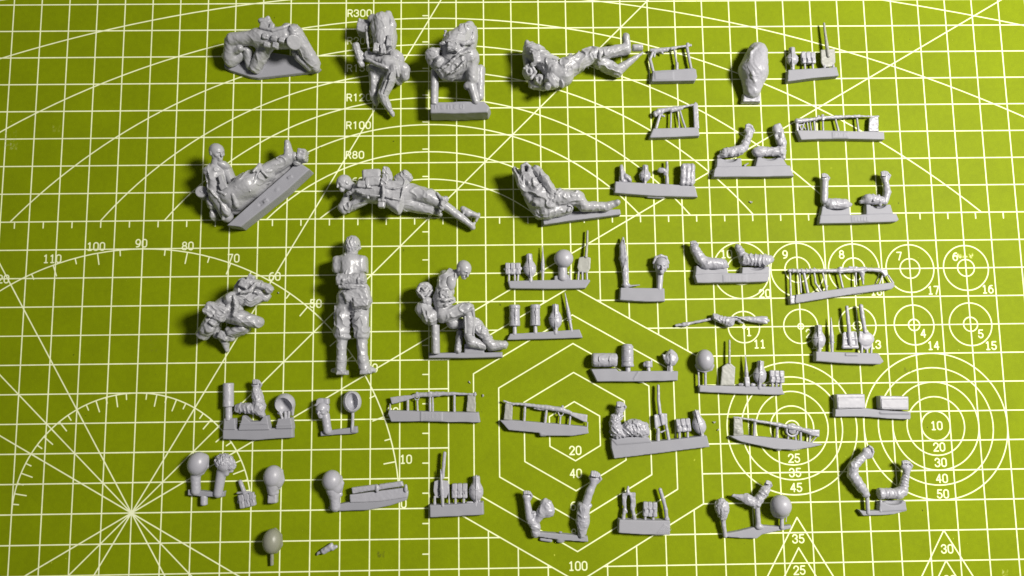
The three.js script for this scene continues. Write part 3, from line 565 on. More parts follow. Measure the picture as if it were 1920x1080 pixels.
part('knee_wrap', [tube([[1170, 500, 180, 16], [1230, 560, 185, 22], [1215, 640, 165, 18], [1190, 690, 120, 16]], { k: 8 }), e(1245, 565, 160, 30, 46, 36, 40)], { cloth: [0.03, 0.1, 60] });

// 7 reclining headless figure
V(930, 270, 4.3545, 1.4);
thing('reclining_headless_figure', 560, 520, 'headless grey figure in an open jacket reclining on a thin base', 'model figure', { mat: FIG[1] });
part('body', [
  c(250, 265, 100, 80, 365, 460, 108, 94, { k: 20, fold: 8, wave: 60, twist: 2 }), tube([[152, 205, 140, 20], [205, 330, 140, 30], [275, 450, 125, 36], [350, 580, 70, 40]], { k: 20, fold: 3, wave: 40 }),
  c(325, 210, 150, 36, 400, 295, 172, 37, { k: 8, fold: 3, wave: 40 }), c(400, 295, 172, 37, 455, 390, 170, 36, { k: 8, fold: 3, wave: 40 }), c(455, 390, 168, 36, 442, 500, 130, 38, { k: 8, fold: 2.5, wave: 36 }),
  c(400, 510, 90, 66, 500, 440, 105, 66, { k: 16 }), c(500, 440, 115, 70, 660, 440, 110, 62, { k: 12, fold: 4, wave: 60, twist: 3 }), c(660, 440, 110, 56, 715, 505, 100, 46, { k: 12 }), c(720, 510, 95, 43, 900, 512, 75, 36, { k: 8, fold: 2, wave: 50 }),
  c(890, 515, 78, 34, 960, 490, 85, 28, { k: 8 }), e(985, 482, 92, 32, 24, 30, -20), c(400, 550, 80, 68, 580, 525, 70, 54, { k: 10, fold: 3, wave: 60 }),
  tube([[232, 250, 120, 16], [290, 360, 128, 18], [350, 460, 120, 16]], { k: 8 }), tube([[280, 240, 128, 14], [330, 340, 132, 16], [390, 440, 128, 14]], { k: 8 }), c(240, 200, 150, 34, 262, 240, 130, 40, { k: 10 }), neg(c(238, 178, 215, 22, 262, 220, 160, 24), 5),
], { cell: 0.019, cloth: [0.013, 0.22, 60] });
part('collar', [tube([[212, 225, 180, 12], [212, 180, 192, 13], [246, 160, 196, 13], [276, 185, 184, 13], [262, 232, 172, 12]], { k: 6 })], { rough: 0.006 });
part('jacket_front', [b(315, 400, 148, 34, 26, 12, 55, { round: 8 }), tube([[255, 290, 146, 8], [320, 380, 152, 8], [385, 470, 146, 8]], { k: 5 }), e(350, 330, 150, 14, 14, 8)], { cloth: [0.015, 0.1, 60] });
part('cuff', [cyl(440, 490, 135, 442, 520, 125, 44, { round: 8 }), e(430, 515, 140, 30, 14, 30)], { cloth: [0.012, 0.1, 0] });
part('hip_flap', [tube([[470, 470, 165, 12], [490, 400, 185, 16], [520, 375, 180, 14]], { k: 6 }), tube([[600, 420, 165, 14], [660, 395, 160, 16], [690, 440, 150, 12]], { k: 8 })], { cloth: [0.02, 0.1, 40] });
part('hand', () => hand(590, 545, 120, 0.35, -1, 46, 0.7), { cell: 0.016, rough: 0.003 });
part('casting_block', [p([[378, 600], [600, 548], [900, 535], [1015, 530], [1022, 575], [830, 600], [585, 630], [388, 660]], 0, 52, { round: 5, draft: 0.05 })], { cell: 0.026, rough: 0.005, roughWave: 0.3, mat: BLOCK[0] });

// 8 crouching figure, seen from its back
V(340, 430, 3.725, 1.5);
thing('squatting_figure', 360, 620, 'headless grey figure squatting with arms and knees drawn together', 'model figure', { mat: FIG[0] });
part('body', [
  c(455, 400, 125, 58, 420, 470, 120, 62, { k: 10, fold: 5, wave: 34, twist: 2 }), c(470, 375, 150, 40, 545, 385, 150, 28, { k: 6, fold: 3, wave: 30 }), c(480, 495, 125, 42, 600, 462, 105, 22, { k: 6, fold: 4, wave: 34 }), neg(e(545, 428, 150, 40, 26, 50, -25), 8),
  c(350, 490, 120, 50, 250, 580, 110, 62, { k: 10 }), e(345, 482, 165, 48, 36, 36, -50, { k: 4 }), c(375, 480, 150, 28, 330, 560, 155, 26, { k: 4 }),
  c(250, 580, 110, 54, 190, 680, 85, 46, { k: 6, fold: 5, wave: 40 }), c(340, 600, 105, 56, 420, 620, 130, 52, { k: 8 }), c(420, 620, 132, 50, 530, 650, 122, 40, { k: 6, fold: 2.5, wave: 70, twist: 3 }), e(540, 648, 120, 34, 36, 36, 0, { k: 5 }),
  c(445, 690, 85, 34, 310, 742, 60, 36, { k: 5, fold: 3, wave: 28 }), c(295, 745, 50, 36, 320, 845, 25, 13, { k: 8 }), c(240, 650, 60, 36, 250, 740, 40, 26, { k: 6 }), c(400, 560, 120, 30, 370, 610, 140, 22, { k: 5 }), neg(e(300, 690, 110, 34, 18, 46, 20), 8),
], { cell: 0.019, cloth: [0.013, 0.16, 35] });
part('sleeve', [c(210, 640, 130, 44, 180, 700, 105, 46, { k: 6 }), cyl(175, 700, 95, 145, 745, 70, 44, { round: 10 }), e(200, 690, 150, 30, 36, 16, 40)], { cloth: [0.015, 0.14, -50] });
part('satchel', [b(280, 590, 165, 34, 52, 26, 25, { round: 14 }), b(250, 630, 155, 50, 24, 24, -50, { round: 10 }), b(215, 560, 165, 40, 46, 30, 30, { round: 14 })], { cloth: [0.03, 0.1, 30] });
part('arm', [c(545, 390, 150, 26, 600, 400, 150, 22), e(615, 420, 150, 24, 30, 20, 60), c(540, 430, 120, 34, 590, 480, 110, 22)], { cloth: [0.03, 0.09, 20] });
part('helmet_strap', [tube([[370, 470, 190, 14], [390, 540, 185, 14], [370, 600, 180, 12]], { k: 6 }), tube([[420, 440, 200, 10], [480, 430, 190, 10], [520, 380, 180, 10]], { k: 6 }), b(440, 380, 190, 30, 26, 14, 25), b(485, 350, 180, 22, 30, 14, 25)], { cloth: [0.02, 0.09, 0] });
part('boot', [c(430, 690, 110, 24, 350, 720, 90, 30), c(330, 700, 85, 20, 350, 760, 60, 22), b(300, 745, 80, 34, 26, 22, 30)], { cloth: [0.02, 0.1, 20] });

// 9 standing figure seen from the back
V(340, 430, 3.725, 1.3);
thing('standing_figure', 1190, 620, 'armless grey figure standing straight, back turned, with bedroll and bread bag', 'model figure', { mat: FIG[1] });
part('head', [e(1196, 105, 100, 58, 50, 48, 90), c(1190, 120, 95, 44, 1188, 175, 90, 34, { k: 10 }), e(1245, 120, 95, 8, 16, 12), e(1146, 120, 95, 8, 16, 12)], { cloth: [0.03, 0.07, 90], cell: 0.018 });
part('body', [
  e(1182, 235, 90, 88, 60, 58, 0), c(1180, 240, 90, 76, 1182, 330, 90, 74, { k: 20 }), b(1181, 250, 84, 114, 62, 58, -1, { round: 34, k: 16 }), b(1085, 252, 80, 18, 52, 40, 3, { round: 8, k: 8 }), b(1278, 248, 80, 18, 56, 40, -3, { round: 8, k: 8 }), c(1160, 180, 90, 24, 1210, 180, 90, 24),
  e(1190, 480, 90, 102, 96, 70), c(1132, 560, 82, 58, 1122, 715, 78, 54, { k: 14, fold: 5, wave: 50, twist: 2 }), c(1250, 550, 82, 60, 1258, 715, 78, 52, { k: 14, fold: 5, wave: 50, twist: -2 }),
  c(1122, 750, 72, 37, 1118, 900, 70, 31, { k: 5, fold: 2, wave: 40 }), c(1260, 750, 72, 36, 1268, 900, 70, 32, { k: 5, fold: 2, wave: 40 }), e(1128, 750, 76, 56, 26, 48, 4), e(1258, 748, 76, 52, 24, 46, 4),
], { cell: 0.019, cloth: [0.011, 0.24, 85] });
part('boot', [c(1118, 900, 70, 36, 1112, 970, 60, 34), c(1105, 985, 45, 26, 1060, 985, 25, 16), p([[1085, 990], [1150, 990], [1152, 1015], [1080, 1013]], 40, 90, { round: 5 })], { cloth: [0.015, 0.1, 0] });
part('boot', [c(1268, 900, 70, 37, 1280, 965, 60, 36), c(1290, 970, 50, 28, 1345, 985, 28, 16), p([[1245, 985], [1310, 980], [1315, 1005], [1243, 1012]], 40, 90, { round: 5 })], { cloth: [0.015, 0.1, 0] });
part('bedroll', [cyl(1084, 352, 145, 1286, 345, 145, 40, { round: 14 }), tube([[1130, 318, 160, 8], [1130, 352, 186, 8], [1130, 388, 160, 8]], { k: 2 }), tube([[1235, 312, 160, 8], [1235, 348, 186, 8], [1235, 384, 160, 8]], { k: 2 })], { cloth: [0.022, 0.09, 85] });
part('bread_bag', [p([[1125, 440], [1190, 418], [1290, 400], [1312, 500], [1290, 540], [1195, 545], [1180, 500], [1150, 510]], 120, 172, { round: 14, draft: 0.3 }), p([[1195, 480], [1310, 490], [1300, 532], [1205, 538]], 165, 184, { round: 8, draft: 0.2 })], { cloth: [0.02, 0.09, 30] });
part('belt', [tube([[1110, 400, 150, 15], [1190, 400, 162, 18], [1290, 395, 148, 14]], { k: 6 }), c(1290, 400, 140, 10, 1310, 440, 130, 10)], { cloth: [0.03, 0.07, 0] });
part('strap', [tube([[1145, 180, 140, 9], [1165, 250, 152, 9], [1150, 320, 160, 9]], { k: 3 }), tube([[1165, 180, 140, 8], [1185, 235, 150, 8]], { k: 3 }), e(1165, 215, 145, 20, 30, 14, 60)], { cloth: [0.02, 0.07, 80] });

// 10 seated man on a base
V(760, 460, 4.694, 1.5);
thing('seated_bald_figure', 520, 800, 'bald armless grey figure sitting bent forward on a post, feet on a base', 'model figure', { mat: FIG[0] });
part('head', () => [head(516, 206, 150, 60, [0.55, 0.62, 0.5], [0.25, -1, 0.35]), c(450, 245, 125, 36, 410, 275, 120, 52)], { cell: 0.018, rough: 0.003 });
part('body', [
  c(365, 300, 110, 78, 335, 470, 110, 80, { k: 24, fold: 4, wave: 60, twist: 2 }), e(390, 320, 125, 60, 50, 60, 70), c(330, 480, 110, 84, 330, 560, 110, 70, { k: 20 }), c(330, 615, 120, 64, 545, 555, 130, 53, { k: 14, fold: 4, wave: 70, twist: 3 }),
  c(556, 570, 130, 50, 565, 690, 110, 50, { k: 14 }), c(565, 690, 110, 48, 560, 790, 95, 42, { k: 10 }), c(610, 690, 70, 56, 725, 820, 60, 40, { k: 14, fold: 6, wave: 40 }), c(420, 680, 70, 56, 500, 690, 60, 44, { k: 14 }),
  c(440, 250, 118, 30, 390, 215, 120, 14),
], { cell: 0.019, cloth: [0.011, 0.24, -20] });
part('shoulder_cut', [e(402, 330, 178, 42, 62, 20, 0, { roll: -10 }), c(440, 250, 150, 10, 440, 320, 170, 8)], { rough: 0.004 });
part('boot', [c(560, 790, 95, 44, 580, 850, 75, 44, { k: 10 }), c(590, 850, 70, 44, 690, 890, 55, 34, { k: 12 }), c(540, 880, 40, 20, 690, 912, 36, 18)], { cloth: [0.015, 0.12, 30] });
part('boot', [c(720, 830, 66, 44, 760, 880, 60, 44, { k: 8 }), c(770, 880, 60, 44, 870, 872, 58, 34, { k: 10 }), c(740, 915, 40, 18, 880, 900, 44, 16)], { cloth: [0.015, 0.1, 0] });
part('bedroll', [cyl(172, 402, 70, 170, 400, 134, 74, { round: 22 }), neg(e(170, 398, 142, 46, 46, 12), 6), e(170, 415, 146, 30, 40, 12, 80), tube([[105, 400, 146, 9], [140, 440, 154, 9], [170, 470, 150, 10]], { k: 3 }), tube([[235, 395, 146, 9], [200, 440, 154, 9], [175, 470, 150, 10]], { k: 3 }), tube([[150, 370, 152, 8], [170, 400, 158, 8], [195, 370, 152, 8]], { k: 3 })], { cloth: [0.018, 0.1, 0] });
part('knapsack', [c(160, 560, 100, 66, 225, 630, 110, 72, { k: 16 }), e(190, 490, 130, 44, 40, 40), e(215, 620, 150, 56, 70, 40, 70)], { cloth: [0.034, 0.17, 75] });
part('belt', [tube([[290, 475, 180, 16], [350, 480, 196, 16], [420, 470, 178, 16]], { k: 6 }), tube([[290, 540, 178, 12], [360, 530, 192, 14], [430, 490, 170, 12]], { k: 6 }), b(345, 425, 190, 36, 30, 12, 0)], { cloth: [0.03, 0.08, 0] });
part('shin_guard', [tube([[525, 630, 165, 10], [530, 770, 145, 10]], { k: 6 }), tube([[600, 640, 150, 9], [600, 790, 125, 9]], { k: 6 }), tube([[520, 590, 170, 14], [590, 560, 170, 18], [600, 620, 150, 12]], { k: 8 })], {});
part('casting_post', [cyl(262, 695, 80, 268, 955, 60, 37, { round: 6 })], {});
part('casting_gate', [c(480, 770, 60, 30, 462, 930, 40, 30, { fold: 3, wave: 50 })], { rough: 0.02 });
part('casting_block', [p([[203, 950], [850, 940], [852, 985], [520, 992], [205, 992]], 0, 50, { round: 5 }), p([[522, 885], [700, 895], [690, 950], [520, 950]], 0, 52, { round: 4 })], { cell: 0.026, rough: 0.006, roughWave: 0.3, mat: BLOCK[0] });

// ================================================================ sprues: casting blocks with small items
const SPR = 'casting block';
rings = true;
V(1190, 20, 4.3545);
thing('gun_sprue', 320, 560, 'grey block with a short gun on three pegs, right of the lying figure', SPR);
block([[150, 490], [325, 480], [478, 468], [502, 480], [512, 540], [495, 570], [140, 575]], 62, [b(240, 530, 64, 80, 32, 4, -1, { round: 2 })]);
part('gun', [cyl(122, 325, 40, 278, 312, 44, 13), c(160, 330, 40, 17, 260, 318, 42, 18), c(278, 308, 42, 9, 452, 284, 42, 9, { k: 4 }), c(165, 335, 38, 10, 160, 375, 34, 9), c(300, 310, 44, 14, 330, 305, 44, 14), c(215, 335, 40, 10, 230, 350, 40, 8)], { cell: 0.018, rough: 0.01 });
part('muzzle', [cyl(432, 265, 44, 430, 298, 44, 13), c(440, 284, 42, 8, 456, 283, 42, 12)], { cell: 0.018 });
gates(40, [[150, 490, 125, 400, 14], [125, 400, 150, 335, 13], [352, 480, 322, 315, 9], [345, 480, 345, 430, 13], [462, 480, 425, 295, 13]]);

thing('gun_sprue', 320, 1000, 'grey casting block with a slanting toy submachine gun and a tall right post', SPR);
block([[152, 962], [340, 955], [520, 952], [532, 1020], [330, 1030], [122, 1036]], 58);
part('gun', [c(165, 840, 40, 18, 215, 830, 40, 20, { k: 4 }), c(190, 820, 40, 20, 340, 795, 40, 18), c(340, 795, 40, 12, 500, 765, 40, 8, { k: 4 }), c(205, 850, 38, 9, 240, 862, 38, 8), c(300, 810, 40, 22, 380, 795, 42, 18), e(170, 850, 40, 16, 20, 14)], { cell: 0.018, rough: 0.012 });
part('stock_plate', [p([[478, 765], [498, 740], [518, 760], [528, 960], [488, 962]], 20, 52, { round: 4, draft: 0 })], {});
gates(36, [[205, 855, 175, 958, 13], [297, 830, 294, 955, 8], [352, 820, 366, 955, 6], [368, 815, 412, 955, 9]]);

thing('sack_casting', 960, 520, 'plain grey teardrop-shaped sack casting standing alone near the top edge', 'sack casting');
part('sack', [c(1000, 345, 80, 84, 962, 480, 86, 112, { k: 30 }), c(972, 500, 86, 112, 958, 650, 60, 72, { k: 30 }), e(1010, 490, 70, 74, 110, 60, 0, { k: 30 }), e(1020, 400, 110, 52, 130, 70, 5, { k: 20 }), tube([[1000, 290, 152, 7], [950, 340, 160, 7], [940, 420, 178, 7], [962, 520, 176, 7], [985, 600, 140, 7]], { k: 16 }), tube([[1060, 300, 140, 6], [1080, 420, 140, 6], [1050, 560, 140, 6]], { k: 16 })], { cell: 0.024, cloth: [0.014, 0.13, 70] });
part('casting_gate', [p([[895, 670], [1022, 665], [1030, 742], [884, 742]], 6, 60, { round: 6 })], { rough: 0.014 });

thing('gear_sprue', 1450, 520, 'grey casting block with canteen, twin pouches and a thin-handled shovel, top right', SPR);
block([[1255, 482], [1455, 472], [1650, 460], [1668, 530], [1460, 548], [1250, 576]], 62);
canteen(1288, 470, 1282, 300, 98, 40);
pouch(1415, 388, 58, 52, 40, 0, [[1388, 430, 1390, 478], [1452, 430, 1455, 474]], 3);
shovel([[1545, 105, 50, 9], [1557, 200, 50, 11], [1568, 280, 52, 14], [1582, 370, 54, 16]], [[1520, 318], [1635, 308], [1642, 420], [1612, 455], [1545, 462], [1524, 425]], 44, { legs: [[1550, 450, 1550, 480, 11], [1620, 445, 1622, 470, 11]] });

V(1300, 190, 4.571);
thing('rifle_sprue', 1260, 290, 'long grey block carrying a toy machine gun, right of the crossing white lines', SPR);
block([[888, 246], [1170, 250], [1400, 256], [1636, 258], [1640, 326], [1300, 320], [1060, 322], [925, 328]], 60, [b(1260, 288, 62, 72, 28, 4, 1, { round: 2 }), marks(1270, 288, 66, 62, 14, 1, 5, 2)]);
part('rifle', [c(888, 170, 42, 24, 1000, 158, 44, 15, { k: 4 }), c(990, 158, 44, 14, 1110, 140, 46, 15), b(1106, 140, 46, 12, 28, 16, -4), c(1110, 142, 46, 17, 1250, 134, 46, 15), c(1250, 134, 46, 13, 1420, 128, 46, 12), c(1420, 128, 44, 8, 1585, 130, 42, 8), c(1050, 160, 44, 10, 1075, 125, 48, 8)], { cell: 0.018, rough: 0.012 });
part('muzzle_plate', [p([[1508, 138], [1588, 122], [1592, 258], [1504, 256]], 26, 46, { round: 4, draft: 0 })], { rough: 0.01 });
part('stock_plate', [p([[880, 180], [905, 175], [905, 250], [885, 252]], 20, 46, { round: 4, draft: 0 })], {});
gates(34, [[950, 185, 930, 245, 7], [975, 180, 985, 250, 7], [1000, 175, 1010, 250, 6], [1035, 165, 1042, 250, 11], [1110, 165, 1112, 250, 9], [1218, 150, 1242, 252, 10], [1400, 140, 1415, 256, 10]]);
part('bipod', [tube([[900, 205, 36, 6], [935, 200, 36, 6], [960, 240, 36, 6]], { k: 2 }), c(905, 200, 36, 6, 925, 245, 36, 6)], { cell: 0.018 });

thing('arm_sprue', 520, 590, 'grey casting block with two folded arms, one ending in a hollow palm', SPR);
block([[185, 580], [200, 560], [830, 550], [866, 640], [500, 645], [172, 646]], 62, [p([[205, 488], [412, 488], [416, 570], [200, 570]], 0, 54, { round: 4 }), p([[552, 480], [765, 482], [800, 540], [830, 565], [530, 570]], 0, 54, { round: 4 }), neg(e(310, 492, 50, 66, 30, 44)), neg(e(655, 480, 50, 66, 28, 44)), c(440, 550, 40, 10, 470, 530, 40, 6)]);
arm([tube([[470, 300, 50, 32], [430, 400, 56, 38]], { fold: 4, wave: 40 }), c(400, 420, 58, 42, 270, 440, 52, 40, { fold: 5, wave: 50 }), c(260, 450, 48, 34, 215, 475, 36, 12), e(325, 440, 80, 30, 34, 20)]);
part('hand', [hand(468, 300, 52, 0.12, -1, 84, 0.35)], { cell: 0.018 });
arm([tube([[770, 480, 40, 20], [765, 360, 50, 30], [745, 260, 54, 28]]), e(570, 432, 50, 70, 48, 44, -8), c(600, 430, 50, 38, 740, 430, 50, 42, { fold: 5, wave: 46 })]);
part('hand', [e(715, 235, 54, 40, 42, 30), c(715, 250, 54, 34, 745, 350, 50, 36), neg(e(715, 300, 80, 26, 60, 20, 70)), c(690, 250, 54, 13, 725, 205, 62, 13), c(735, 200, 62, 14, 755, 235, 56, 14)], { cell: 0.018 });
gates(30, [[770, 360, 778, 490, 14]]);

thing('arm_sprue', 1420, 1010, 'grey casting block with two bare forearms rising from rolled sleeves, fists up', SPR);
block([[1090, 976], [1350, 972], [1520, 966], [1742, 962], [1762, 1015], [1740, 1030], [1400, 1042], [1080, 1046]], 60, [p([[1108, 900], [1340, 902], [1346, 1000], [1090, 1000]], 0, 52, { round: 4 }), p([[1484, 885], [1690, 885], [1722, 990], [1484, 990]], 0, 52, { round: 4 }), neg(e(1232, 898, 50, 92, 38, 46)), neg(e(1585, 878, 50, 70, 42, 46)), b(1430, 1006, 60, 78, 28, 4, -2, { round: 2 }), marks(1440, 1008, 66, 66, 14, -2, 5, 8)]);
arm([c(1126, 690, 56, 30, 1120, 850, 54, 32, { k: 10 })], { label: 'bare forearm', cloth: undefined });
part('hand', [hand(1122, 700, 56, 0.05, -1, 72, 0.9)], { cell: 0.016 });
part('sleeve', [c(1150, 872, 50, 36, 1165, 880, 50, 44), c(1180, 880, 50, 46, 1290, 880, 46, 46, { fold: 4, wave: 50 }), c(1300, 880, 44, 40, 1338, 885, 42, 20), tube([[1125, 890, 50, 14], [1150, 860, 70, 14], [1165, 840, 60, 12]], { k: 4 })], { cloth: [0.014, 0.12, 0] });
arm([c(1648, 690, 56, 24, 1660, 780, 56, 32, { k: 10 }), c(1660, 780, 56, 32, 1640, 860, 54, 28)], { label: 'bare forearm', cloth: undefined });
part('hand', [hand(1642, 690, 56, -0.05, -1, 82, 1)], { cell: 0.016 });
part('sleeve', [c(1620, 850, 50, 34, 1490, 838, 48, 44, { fold: 4, wave: 50 }), c(1490, 845, 48, 38, 1438, 862, 42, 16), tube([[1590, 810, 70, 12], [1600, 850, 78, 12], [1600, 890, 50, 12]], { k: 4 }), tube([[1540, 800, 60, 10], [1545, 850, 90, 10]], { k: 8 })], { cloth: [0.014, 0.12, 0] });

V(930, 270, 4.3545);
thing('gear_sprue', 1300, 370, 'long grey block with boot flap, canteen, small fist and rolled blanket spaced apart', SPR);
block([[975, 306], [1300, 322], [1625, 340], [1648, 432], [1300, 424], [968, 398]], 58, [c(1240, 428, 20, 14, 1360, 434, 20, 16)]);
part('boot_flap', [p([[1010, 172], [1036, 164], [1046, 205], [1062, 240], [1105, 262], [1108, 310], [1003, 312]], 20, 50, { round: 8, draft: 0 }), c(1022, 190, 50, 14, 1030, 290, 54, 14), c(1060, 265, 50, 22, 1090, 290, 50, 18)], { rough: 0.014 });
canteen(1213, 328, 1218, 170, 92, 42);
part('fist', [c(1395, 148, 42, 11, 1396, 215, 42, 13, { k: 4 }), c(1394, 215, 42, 14, 1396, 325, 38, 16), e(1352, 216, 44, 30, 22, 22, -10), e(1332, 215, 44, 16, 12, 18, -20), c(1335, 200, 52, 9, 1370, 210, 56, 11), c(1385, 230, 48, 18, 1375, 250, 44, 8)], { rough: 0.01 });
part('blanket', [b(1566, 248, 44, 56, 86, 30, 1, { round: 22 }), ...[1530, 1566, 1602].map((x) => c(x, 182, 66, 22, x - 6, 318, 60, 22, { k: 6 }))], { cloth: [0.016, 0.1, 90], rough: 0.01 });

V(930, 420, 4.908);
thing('gear_sprue', 480, 560, 'grey block with pouches, canteen, bayonet, round helmet and shovel, the fullest one', SPR);
block([[108, 524], [560, 514], [862, 512], [868, 524], [822, 590], [530, 596], [128, 592]], 58, [p([[540, 480], [600, 465], [668, 465], [684, 520], [538, 524]], 0, 50, { round: 4 })]);
pouch(155, 412, 72, 54, 40, 0, [[118, 460, 118, 520, 10], [172, 460, 172, 520, 9], [205, 460, 200, 520, 10]], 3);
part('pouch_buckle', [e(222, 412, 40, 18, 20, 16, 20), e(80, 416, 40, 12, 14, 10)], {});
canteen(318, 516, 302, 270, 112, 44);
bayonet(430, 516, 430, 205, 34, 42);
part('helmet', [e(622, 318, 84, 84, 88, 76, 90, { k: 10 }), e(610, 370, 60, 66, 40, 50, 0), neg(e(560, 396, 56, 30, 24, 40, 50), 14)], { rough: 0.002, cell: 0.022 });
part('neck', [c(612, 400, 50, 42, 612, 490, 44, 42)], {});
shovel([[842, 66, 40, 10], [838, 180, 44, 11], [828, 300, 50, 15]], [[765, 308], [820, 296], [872, 310], [868, 410], [846, 448], [762, 442], [748, 398]], 42, { legs: [[760, 440, 756, 520, 9], [795, 440, 795, 520, 9], [835, 440, 838, 520, 9]] });
gates(40, [[682, 420, 684, 520, 9]]);

thing('head_sprue', 1350, 640, 'grey block with one upturned face on a stalk and a tall narrow scabbard', SPR);
block([[1147, 586], [1340, 588], [1550, 592], [1556, 712], [1380, 714], [1140, 700]], 66, [c(1200, 572, 50, 12, 1320, 562, 40, 6)]);
part('scabbard', [tube([[1168, 128, 44, 9], [1164, 210, 46, 30], [1172, 310, 48, 40], [1186, 420, 46, 32], [1192, 560, 44, 28]], { k: 10 }), c(1180, 150, 70, 7, 1200, 330, 88, 8), c(1200, 330, 84, 7, 1170, 430, 78, 6), e(1195, 560, 40, 40, 20, 30)], { rough: 0.012, cell: 0.022 });
part('head', [head(1518, 378, 58, 64, [-0.05, 0.22, 1], [0, -1, 0.2])], { cell: 0.016, rough: 0.003 });
part('cap_rim', [tube([[1450, 360, 66, 12], [1470, 305, 76, 12], [1518, 290, 82, 12], [1566, 305, 76, 12], [1585, 360, 66, 12]], { k: 8 })], {});
part('neck', [c(1512, 440, 44, 30, 1503, 600, 44, 26)], {});

V(1250, 430, 4.153);
thing('arm_sprue', 520, 380, 'grey block with raised lettering and two crooked sleeved arms beside the circle gauges', SPR);
block([[220, 356], [300, 345], [470, 340], [600, 345], [800, 340], [792, 406], [610, 412], [238, 416]], 64, [p([[232, 284], [470, 300], [484, 370], [222, 370]], 0, 56, { round: 4 }), p([[590, 296], [800, 288], [800, 370], [586, 370]], 0, 56, { round: 4 }), neg(e(358, 290, 56, 60, 24, 40)), neg(e(702, 292, 56, 62, 26, 40)), b(530, 382, 64, 92, 28, 4, 0, { round: 2 }), marks(530, 382, 68, 82, 18, 0, 6, 5)]);
arm([c(215, 150, 60, 34, 262, 230, 58, 42, { fold: 4, wave: 34 }), c(262, 230, 58, 42, 300, 270, 56, 44, { fold: 3, wave: 30 }), c(320, 262, 56, 46, 430, 270, 50, 42, { k: 12 }), c(430, 270, 48, 36, 470, 290, 40, 12)], { cloth: [0.012, 0.12, 60] });
part('hand', [hand(215, 160, 62, -0.15, -1, 62, 0.8)], { cell: 0.016 });
arm([c(555, 140, 56, 26, 600, 220, 54, 36, { fold: 4, wave: 26 }), c(610, 235, 54, 46, 760, 240, 52, 46, { fold: 7, wave: 44, k: 12 }), c(760, 240, 52, 44, 800, 235, 48, 34)], { cloth: [0.012, 0.12, 0] });

thing('rifle_sprue', 1380, 500, 'tilted thin block holding a long toy machine gun on many fine pegs over the gauges', SPR);
block([[1008, 510], [1380, 458], [1762, 412], [1784, 440], [1752, 466], [1400, 512], [1005, 576], [1000, 560]], 56);
part('rifle', [c(952, 322, 46, 13, 1140, 324, 46, 15), ...[975, 1010, 1045, 1080, 1115].map((x) => cyl(x, 323, 46, x + 12, 323, 46, 19)), c(1140, 322, 46, 14, 1340, 322, 46, 13), b(1350, 318, 46, 14, 26, 18), c(1340, 320, 46, 20, 1540, 312, 46, 20), c(1420, 295, 50, 9, 1480, 297, 50, 9), c(1540, 312, 46, 15, 1660, 318, 46, 16), c(1150, 300, 46, 6, 1152, 325, 46, 8), c(1520, 340, 42, 20, 1528, 400, 36, 8, { k: 8 })], { cell: 0.018, rough: 0.012 });
part('gun_stock', [p([[1640, 318], [1720, 306], [1728, 352], [1702, 372], [1680, 340]], 28, 56, { round: 8, draft: 0 })], {});
gates(36, [[960, 330, 968, 570, 9], [1035, 340, 1046, 492, 7], [1068, 338, 1098, 492, 12], [1148, 338, 1160, 420, 9], [1160, 420, 1200, 480, 9], [1215, 336, 1246, 466, 8], [1250, 440, 1240, 470, 8], [1344, 336, 1370, 450, 9], [1472, 336, 1474, 432, 7], [1528, 390, 1530, 425, 8], [1725, 360, 1765, 420, 8], [1680, 360, 1655, 425, 7]]);
part('block_end', [p([[960, 520], [1005, 512], [1006, 576], [965, 580]], 0, 46, { round: 4 })], {});

V(930, 420, 4.908);
thing('gear_sprue', 440, 1030, 'slim grey block with two round mess tins, a canteen and a bayonet in a row', SPR);
block([[130, 1012], [440, 994], [768, 970], [798, 1046], [440, 1058], [104, 1064]], 56);
for (const [x, y0, y1, r] of [[170, 745, 940, 48], [360, 742, 936, 44]]) {
  const m = part('mess_tin', [cyl(x, y1, 48, x, y0 + 34, 48, r, { round: 10 }), cyl(x, y1, 48, x, y1 - 50, 48, r * 1.07, { round: 6 })], { cell: 0.02 });
  part('lid', [cyl(x, y0 + 40, 48, x, y0, 48, r * 1.06, { round: 10 })], { parent: m, cell: 0.02 });
  part('strap', [tube([[x + 10, y0 + 20, 48 + r, 6], [x + 10, y0 + 90, 50 + r, 6], [x + 8, y1 - 20, 50 + r, 6]], { k: 2 }), b(x + 10, y0 + 80, 50 + r, 12, 22, 5), tube([[x - r, y0 + 120, 56, 5], [x, y0 + 120, 50 + r, 5], [x + r, y0 + 120, 56, 5]], { k: 2 })], { parent: m, cell: 0.018 });
}
gates(44, [[172, 940, 172, 1010, 20], [360, 936, 362, 1000, 19]]);
canteen(548, 992, 545, 735, 116, 46);
bayonet(694, 976, 634, 630, 36, 44);

V(1250, 430, 4.153);
thing('loose_rifle', 430, 720, 'loose grey toy rifle gripped by a forearm, lying left of the small numbered circles', 'toy rifle');
part('rifle', [c(72, 748, 20, 10, 160, 738, 24, 12, { k: 2 }), c(130, 742, 24, 17, 160, 738, 24, 17), c(160, 735, 26, 10, 365, 695, 34, 11), c(470, 700, 40, 13, 640, 690, 40, 15), c(560, 715, 34, 10, 590, 730, 30, 7)], { cell: 0.018, rough: 0.012 });
part('gun_stock', [c(620, 700, 38, 18, 740, 705, 36, 30, { k: 8 }), b(762, 708, 36, 18, 29, 24, 6, { round: 8 })], { cloth: [0.016, 0.09, 0] });
part('hand', [e(385, 688, 40, 36, 30, 28, 40), ...[0, 1, 2, 3].map((i) => c(366 + 14 * i, 662 + 4 * i, 50, 9, 372 + 13 * i, 690 + 8 * i, 66, 9, { k: 2 }))], { cell: 0.016 });
